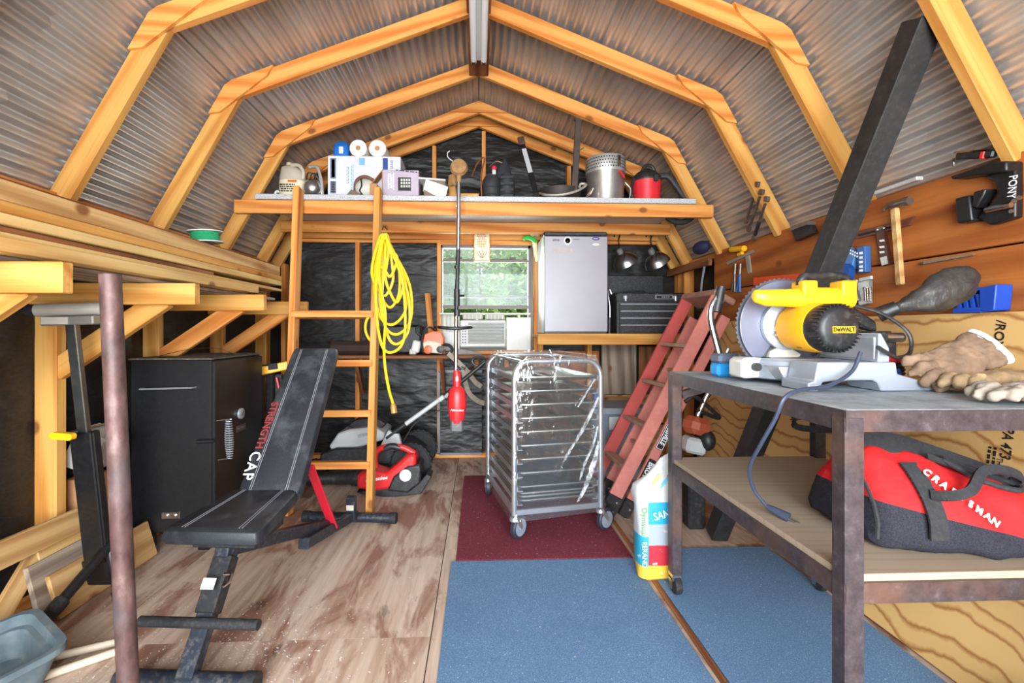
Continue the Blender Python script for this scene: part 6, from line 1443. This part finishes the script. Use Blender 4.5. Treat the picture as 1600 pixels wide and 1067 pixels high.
# respirator/cap in front of the carton
cpx = thing('face_mask', 'grey mask with dark straps propped before the printed carton', 'mask', (lx(570, 3.28), 3.28, DZ))
c = V((lx(572, 3.28), 3.28, DZ+.07))
rings = []
for f, k in ((0, 1.0), (.3, .97), (.6, .85), (.85, .55), (1, .1)):
    rings.append([c + V((math.cos(q)*.075*k, -.06*f, math.sin(q)*.068*k)) for q in [2*math.pi*j/18 for j in range(18)]])
MB().loft(rings).build('shell', plain('pale_grey_shell', (186, 184, 172), .6, 0, .1, 9), cpx, world=True)
MB().tube(spline([c + V((-.075, -.01, -.02)), c + V((-.06, -.02, .05)), c + V((0, -.03, .075)), c + V((.07, -.02, .045))], 6), .012, 8).build('brim', plain('brown_brim', (104, 70, 48), .7, 0, .2, 14), cpx, world=True)
MB().tube(spline([c + V((-.02, -.06, .05)), c + V((-.015, -.066, 0)), c + V((-.03, -.055, -.03)), c + V((-.01, -.05, -.06))], 5), .005, 6).build('strap', BLACKP, cpx, world=True)
MB().prism([(-.13, -.068), (-.06, -.066), (-.02, -.05), (-.09, -.02)], 0, .03, basis(c + V((0, -.02, 0)), (1, 0, 0), (0, 0, 1))).build('bill', plain('grey_brown_bill', (110, 92, 80), .7, 0, .2, 14), cpx, world=True)
# small cartons
rb = thing('radio_carton', 'purple grey product carton with a black radio picture on the loft', 'carton', (lx(627, 3.25), 3.25, DZ))
xa_, xb_ = lx(598, 3.24), lx(654, 3.24); zt2 = Lp(600, 265, 3.24).z
MB().box(((xa_+xb_)/2, 3.299, (DZ+zt2)/2), (xb_-xa_, .108, zt2-DZ), None, .002).build('box', plain('mauve_carton', (172, 158, 172), .6, 0, .08, 9), rb, world=True)
MB().box((xa_-.004, 3.31, (DZ+zt2)/2), (.006, .13, zt2-DZ)).build('side_panel', CARD, rb, world=True); MB().bar((xa_-.01, 3.30, zt2-.0), (xa_-.085, 3.29, DZ+.09), .12, .004).build('flap', CARD, rb, world=True)
MB().box((xa_-.06, 3.27, DZ+.045), (.05, .10, .09), None, .002).build('inner_block', CARD, rb, world=True)
def rprint(px0, px1, py0, py1, mat):
    a, b = aY(px0, py0, 3.2442), aY(px1, py1, 3.2442); return MB().box(((a.x+b.x)/2, 3.2442, (a.z+b.z)/2), (b.x-a.x, .001, a.z-b.z)).build('print_patch', mat, rb, world=True)
rprint(622, 642, 277, 298, INKB)
for i in range(4):
    for j in range(3): a = aY(627.5+i*4, 281+j*5, 3.2432); MB().box(a, (.013, .001, .016)).build('picture_cell', PAPERT, rb, world=True)
scribble(4, .12, .05, aY(611, 284, 3.2438), (0, 0, -1), (1, 0, 0), INKW, rb, seed=31)
scribble(1, .2, .012, aY(640, 268, 3.2438), (1, 0, -.1), (0, 0, 1), INKB, rb, seed=32)
sbx = thing('slanted_carton', 'small white carton slumped open on the loft', 'carton', (lx(680, 3.26), 3.26, DZ))
MB().box((lx(680, 3.28), 3.30, DZ+.066), (.16, .12, .11), (0, R(-8), 0), .003).build('box', plain('brown_grey_box', (120, 100, 84), .7, 0, .15, 14), sbx, world=True)
MB().bar((lx(663, 3.22), 3.23, DZ+.085), (lx(698, 3.22), 3.22, DZ+.03), .004, .085, up=(0, -.4, 1)).build('front_flap', PAPER, sbx, world=True)
MB().box((lx(676, 3.27), 3.28, DZ+.125), (.19, .13, .012), (0, R(4), 0), .002).build('lid', PAPER, sbx, world=True)
wbk = tag(beam('wood_block', (lx(700, 3.40), 3.40, DZ+.035), (lx(748, 3.40), 3.40, DZ+.035), .10, .065, WOODY), 'short pine block lying on the loft behind the trimmer head', 'block')
tag(beam('wood_block', (lx(708, 3.34), 3.34, DZ+.001), (lx(706, 3.34), 3.34, DZ+.14), .07, .05, WOODY), 'pine block standing on end behind the trimmer head', 'block')
# black bag with red capped bottle
bpk = thing('black_backpack', 'black ribbed backpack standing on the loft', 'backpack', (lx(780), 3.38, DZ))
BK = plain('charcoal_nylon', (44, 44, 48), .65, 0, .25, 16, bump=.5)
for px, h_, r_ in ((768, .215, .07), (792, .225, .06)):
    x = lx(px, 3.36); rings = [[V((x + math.cos(q)*r_*k, 3.40 + math.sin(q)*.08*k - .02*(px > 780), DZ+z_*h_)) for q in [2*math.pi*j/18 for j in range(18)]] for z_, k in ((0, .9), (.05, 1.0), (.24, 1.0), (.26, .95), (.28, 1.0), (.50, 1.0), (.52, .95), (.54, 1.0), (.8, .95), (.95, .7), (1, .3))]
    MB().loft(rings).build('pocket', BK, bpk, world=True)
x = lx(784, 3.42); rings = [[V((x + dx_ + math.cos(q)*.09*k, 3.46 + math.sin(q)*.07*k, DZ+z_)) for q in [2*math.pi*j/16 for j in range(16)]] for z_, k, dx_ in ((0, 1, 0), (.2, 1, 0), (.26, .7, .01), (.33, .3, .02), (.36, .1, .025))]
MB().loft(rings).build('main_body', BK, bpk, world=True)
MB().lathe([(.018, 0), (.018, .02), (.012, .03), (.001, .032)], 14, Matrix.Translation((lx(772, 3.34), 3.345, DZ+.235))).build('bottle_cap', plain('crimson_cap', (196, 40, 66), .4, 0, .1, 9), bpk, world=True)
MB().lathe([(.014, 0), (.014, .03)], 12, Matrix.Translation((lx(772, 3.34), 3.345, DZ+.205))).build('bottle_neck', WHITE, bpk, world=True)
for k in range(4): MB().bar((lx(782, 3.30), 3.302, DZ+.035+.045*k), (lx(802, 3.30), 3.302, DZ+.040+.045*k), .006, .018).build('webbing', INKB, bpk, world=True)
wl_ = thing('wire_coil', 'thin copper wire loop standing beside the backpack', 'wire', (lx(748), 3.36, DZ))
MB().tube(spline([(lx(737, 3.36), 3.36, DZ+.19), (lx(746, 3.36), 3.36, DZ+.29), (lx(757, 3.36), 3.36, DZ+.33), (lx(752, 3.36), 3.36, DZ+.20), (lx(753, 3.36), 3.36, DZ+.005)], 6), .006, 6).build('loop', plain('copper_wire', (150, 88, 52), .4, .6, .1, 9), wl_, world=True)
MB().tube(spline([(lx(765, 3.34), 3.37, DZ+.27), (lx(775, 3.34), 3.37, DZ+.31), (lx(785, 3.34), 3.37, DZ+.30)], 5), .004, 6).build('strand', plain('brown_wire', (110, 70, 46), .4, .4, .1, 9), wl_, world=True)
# pry bar with white label
pb_ = thing('machete', 'black blade with long white label leaning against the gable truss', 'blade', (lx(836), 3.40, DZ))
a, b = Lp(838, 303, 3.34), Lp(813, 214, 3.52); M_ = frame(b-a, (0, -1, 0))
MB().bar(a, a.lerp(b, .88), .04, .010, up=(0, -1, 0), ch=.002).build('blade', BLACK, pb_, world=True); MB().bar(a.lerp(b, .86), b, .05, .02, up=(0, -1, 0), ch=.006).build('grip', plain('brown_grip', (74, 56, 44), .7, 0, .2, 14), pb_, world=True)
MB().bar(a.lerp(b, .36) + V((0, -.008, 0)), a.lerp(b, .78) + V((0, -.008, 0)), .034, .003, up=(0, -1, 0)).build('label', plain('grey_white_label', (176, 176, 178), .6, 0, .05, 9), pb_, world=True)
# tall steel stake
sk_ = thing('steel_stake', 'tall dark steel stake standing in the pan on the loft', 'stake', (lx(900), 3.30, DZ))
a, b = Lp(897, 302, 3.30), Lp(904, 186, 3.30)
MB().bar(a, b, .045, .02, up=(0, -1, 0), ch=.003).build('bar', plain('dark_rust', (70, 58, 52), .65, .3, .2, 20), sk_, world=True); MB().box(b, (.06, .03, .035), (0, R(10), 0), .006).build('head', bpy.data.materials['dark_rust'], sk_, world=True)
MB().tube([Lp(903, 236, 3.285), Lp(912, 231, 3.285)], .005, 6).build('peg', OLDS, sk_, world=True)
pn = thing('iron_pan', 'dark iron pan with bright wire bail on the loft edge', 'pan', (lx(877), 3.36, DZ))
x = lx(877, 3.36)
MB().lathe([(.001, .0), (.12, .0), (.15, .05), (.158, .11), (.15, .11), (.142, .05), (.11, .012), (.001, .012)], 28, Matrix.Translation((x, 3.42, DZ))).build('bowl', plain('iron_brown', (62, 52, 48), .6, .4, .2, 14), pn, world=True)
MB().tube(spline([(x-.16, 3.34, DZ+.07), (x-.13, 3.24, DZ+.03), (x-.03, 3.20, DZ+.02), (x+.08, 3.21, DZ+.05), (x+.15, 3.25, DZ+.10), (x+.165, 3.29, DZ+.125), (x+.13, 3.30, DZ+.13), (x+.12, 3.30, DZ+.10)], 6), .009, 8).build('bail', plain('grey_bail', (182, 176, 166), .4, .5, .1, 9), pn, world=True)
MB().tube([(x+.16, 3.25, DZ+.02), (x+.185, 3.245, DZ+.05), (x+.20, 3.24, DZ+.085)], .010, 8).build('spigot', CHROME, pn, world=True)
# pot with perforated basket
pt_ = thing('stock_pot', 'dented aluminium fryer pot with perforated basket on top', 'pot', (lx(947), 3.38, DZ))
x = lx(947, 3.36); PX = x
MB().lathe([(.12, 0), (.132, .008), (.138, .21), (.142, .222), (.134, .222), (.13, .21)], 32, Matrix.Translation((x, 3.38, DZ))).build('pot_body', plain('dull_aluminium', (168, 162, 156), .38, .8, .15, 12), pt_, world=True)
bk_ = MB().lathe([(.141, .222), (.145, .232), (.145, .325), (.141, .335), (.134, .335), (.134, .222)], 36, Matrix.Translation((x, 3.38, DZ))).build('basket', plain('bright_aluminium', (204, 202, 198), .35, .7, .06, 12), pt_, world=True)
for i in range(4):
    for j in range(22):
        a_ = R(-172 + 164*(j+.5*(i % 2))/22); MB().lathe([(.0055, 0), (.0055, .0012)], 6, aim(V((x + .1452*math.cos(a_), 3.38 + .1452*math.sin(a_), DZ+.245+i*.022)), (math.cos(a_), math.sin(a_), 0))).build('hole', INKB, bk_, world=True)
MB().box((x+.06, 3.243, DZ+.285), (.032, .008, .075), (0, 0, R(24)), .003).build('basket_clip', OLDS, pt_, world=True); MB().box((x+.06, 3.238, DZ+.30), (.018, .006, .03), (0, 0, R(24)), .002).build('clip_slot', INKB, pt_, world=True)
MB().bar((x+.06, 3.235, DZ+.21), (x+.105, 3.26, DZ+.165), .018, .010, ch=.003).build('red_tag', RED, pt_, world=True)
MB().tube(spline([(x+.13, 3.32, DZ+.15), (x+.165, 3.31, DZ+.10), (x+.16, 3.31, DZ+.03), (x+.175, 3.30, DZ+.008)], 5), .006, 6).build('wire_handle', STEEL, pt_, world=True)
# red shop vacuum
sv2 = thing('shop_vacuum', 'small red shop vacuum with black head at the right end of the loft', 'vacuum', (lx(1010), 3.38, DZ))
x = lx(1010, 3.36)
MB().lathe([(.085, 0), (.098, .008), (.104, .15), (.106, .165)], 28, Matrix.Translation((x, 3.36, DZ))).build('tank', plain('vacuum_red', (204, 36, 44), .4, 0, .08, 9), sv2, world=True)
MB().lathe([(.106, .166), (.11, .175), (.105, .20), (.07, .235), (.03, .26), (.001, .262)], 28, Matrix.Translation((x, 3.36, DZ))).build('motor_head', BLACKP, sv2, world=True)
MB().tube(spline([(x-.05, 3.34, DZ+.22), (x-.02, 3.33, DZ+.275), (x+.03, 3.33, DZ+.275), (x+.06, 3.34, DZ+.22)], 5), .012, 8).build('handle', BLACKP, sv2, world=True)
MB().box((x+.03, 3.25, DZ+.165), (.035, .02, .05), None, .005).build('latch', BLACKP, sv2, world=True)
MB().tube(spline([(x+.08, 3.32, DZ+.20), (x+.14, 3.30, DZ+.19), (x+.20, 3.30, DZ+.12), (x+.27, 3.31, DZ+.035), (x+.32, 3.33, DZ+.022)], 6), .022, 10).build('hose', plain('black_hose', (40, 38, 40), .6, 0, .2, 30), sv2, world=True)
MB().tube(spline([(x-.10, 3.33, DZ+.18), (x-.125, 3.32, DZ+.12), (x-.12, 3.31, DZ+.04), (x-.09, 3.30, DZ+.012)], 5), .01, 8).build('cord', BLACKP, sv2, world=True)
# white cloth in the near right corner
wcl = tag(MB().sphere((1.445, 1.10, .085), (.065, .07, .08)).build('rag', plain('grey_white_rag', (190, 184, 178), .9, 0, .15, 14, bump=.8)), 'crumpled pale rag at the foot of the plywood', 'rag')

# ---- sawdust and shavings on the floor by the bench
m = MB(); rnd = random.Random(5)
for _ in range(1500):
    x, y = rnd.gauss(-.95, .30), rnd.gauss(1.55, .22)
    if x < -1.7 or x > -.2: continue
    s = rnd.uniform(.0012, .0042); a = rnd.uniform(0, 6.28); ca, sa = math.cos(a), math.sin(a); z = .0012
    m.add([(x + s*(ca*u - sa*v*.5), y + s*(sa*u + ca*v*.5), z + s*.3*(u > 0)) for u, v in ((-1, -1), (1, -1), (1, 1), (-1, 1))], [(0, 1, 2, 3)])
tag(m.build('sawdust', plain('pale_sawdust', (214, 204, 196), .9, 0, .1, 60), smooth=False, fix=False), 'pale sawdust flecks scattered on the floor round the bench foot', 'sawdust', kind='stuff')
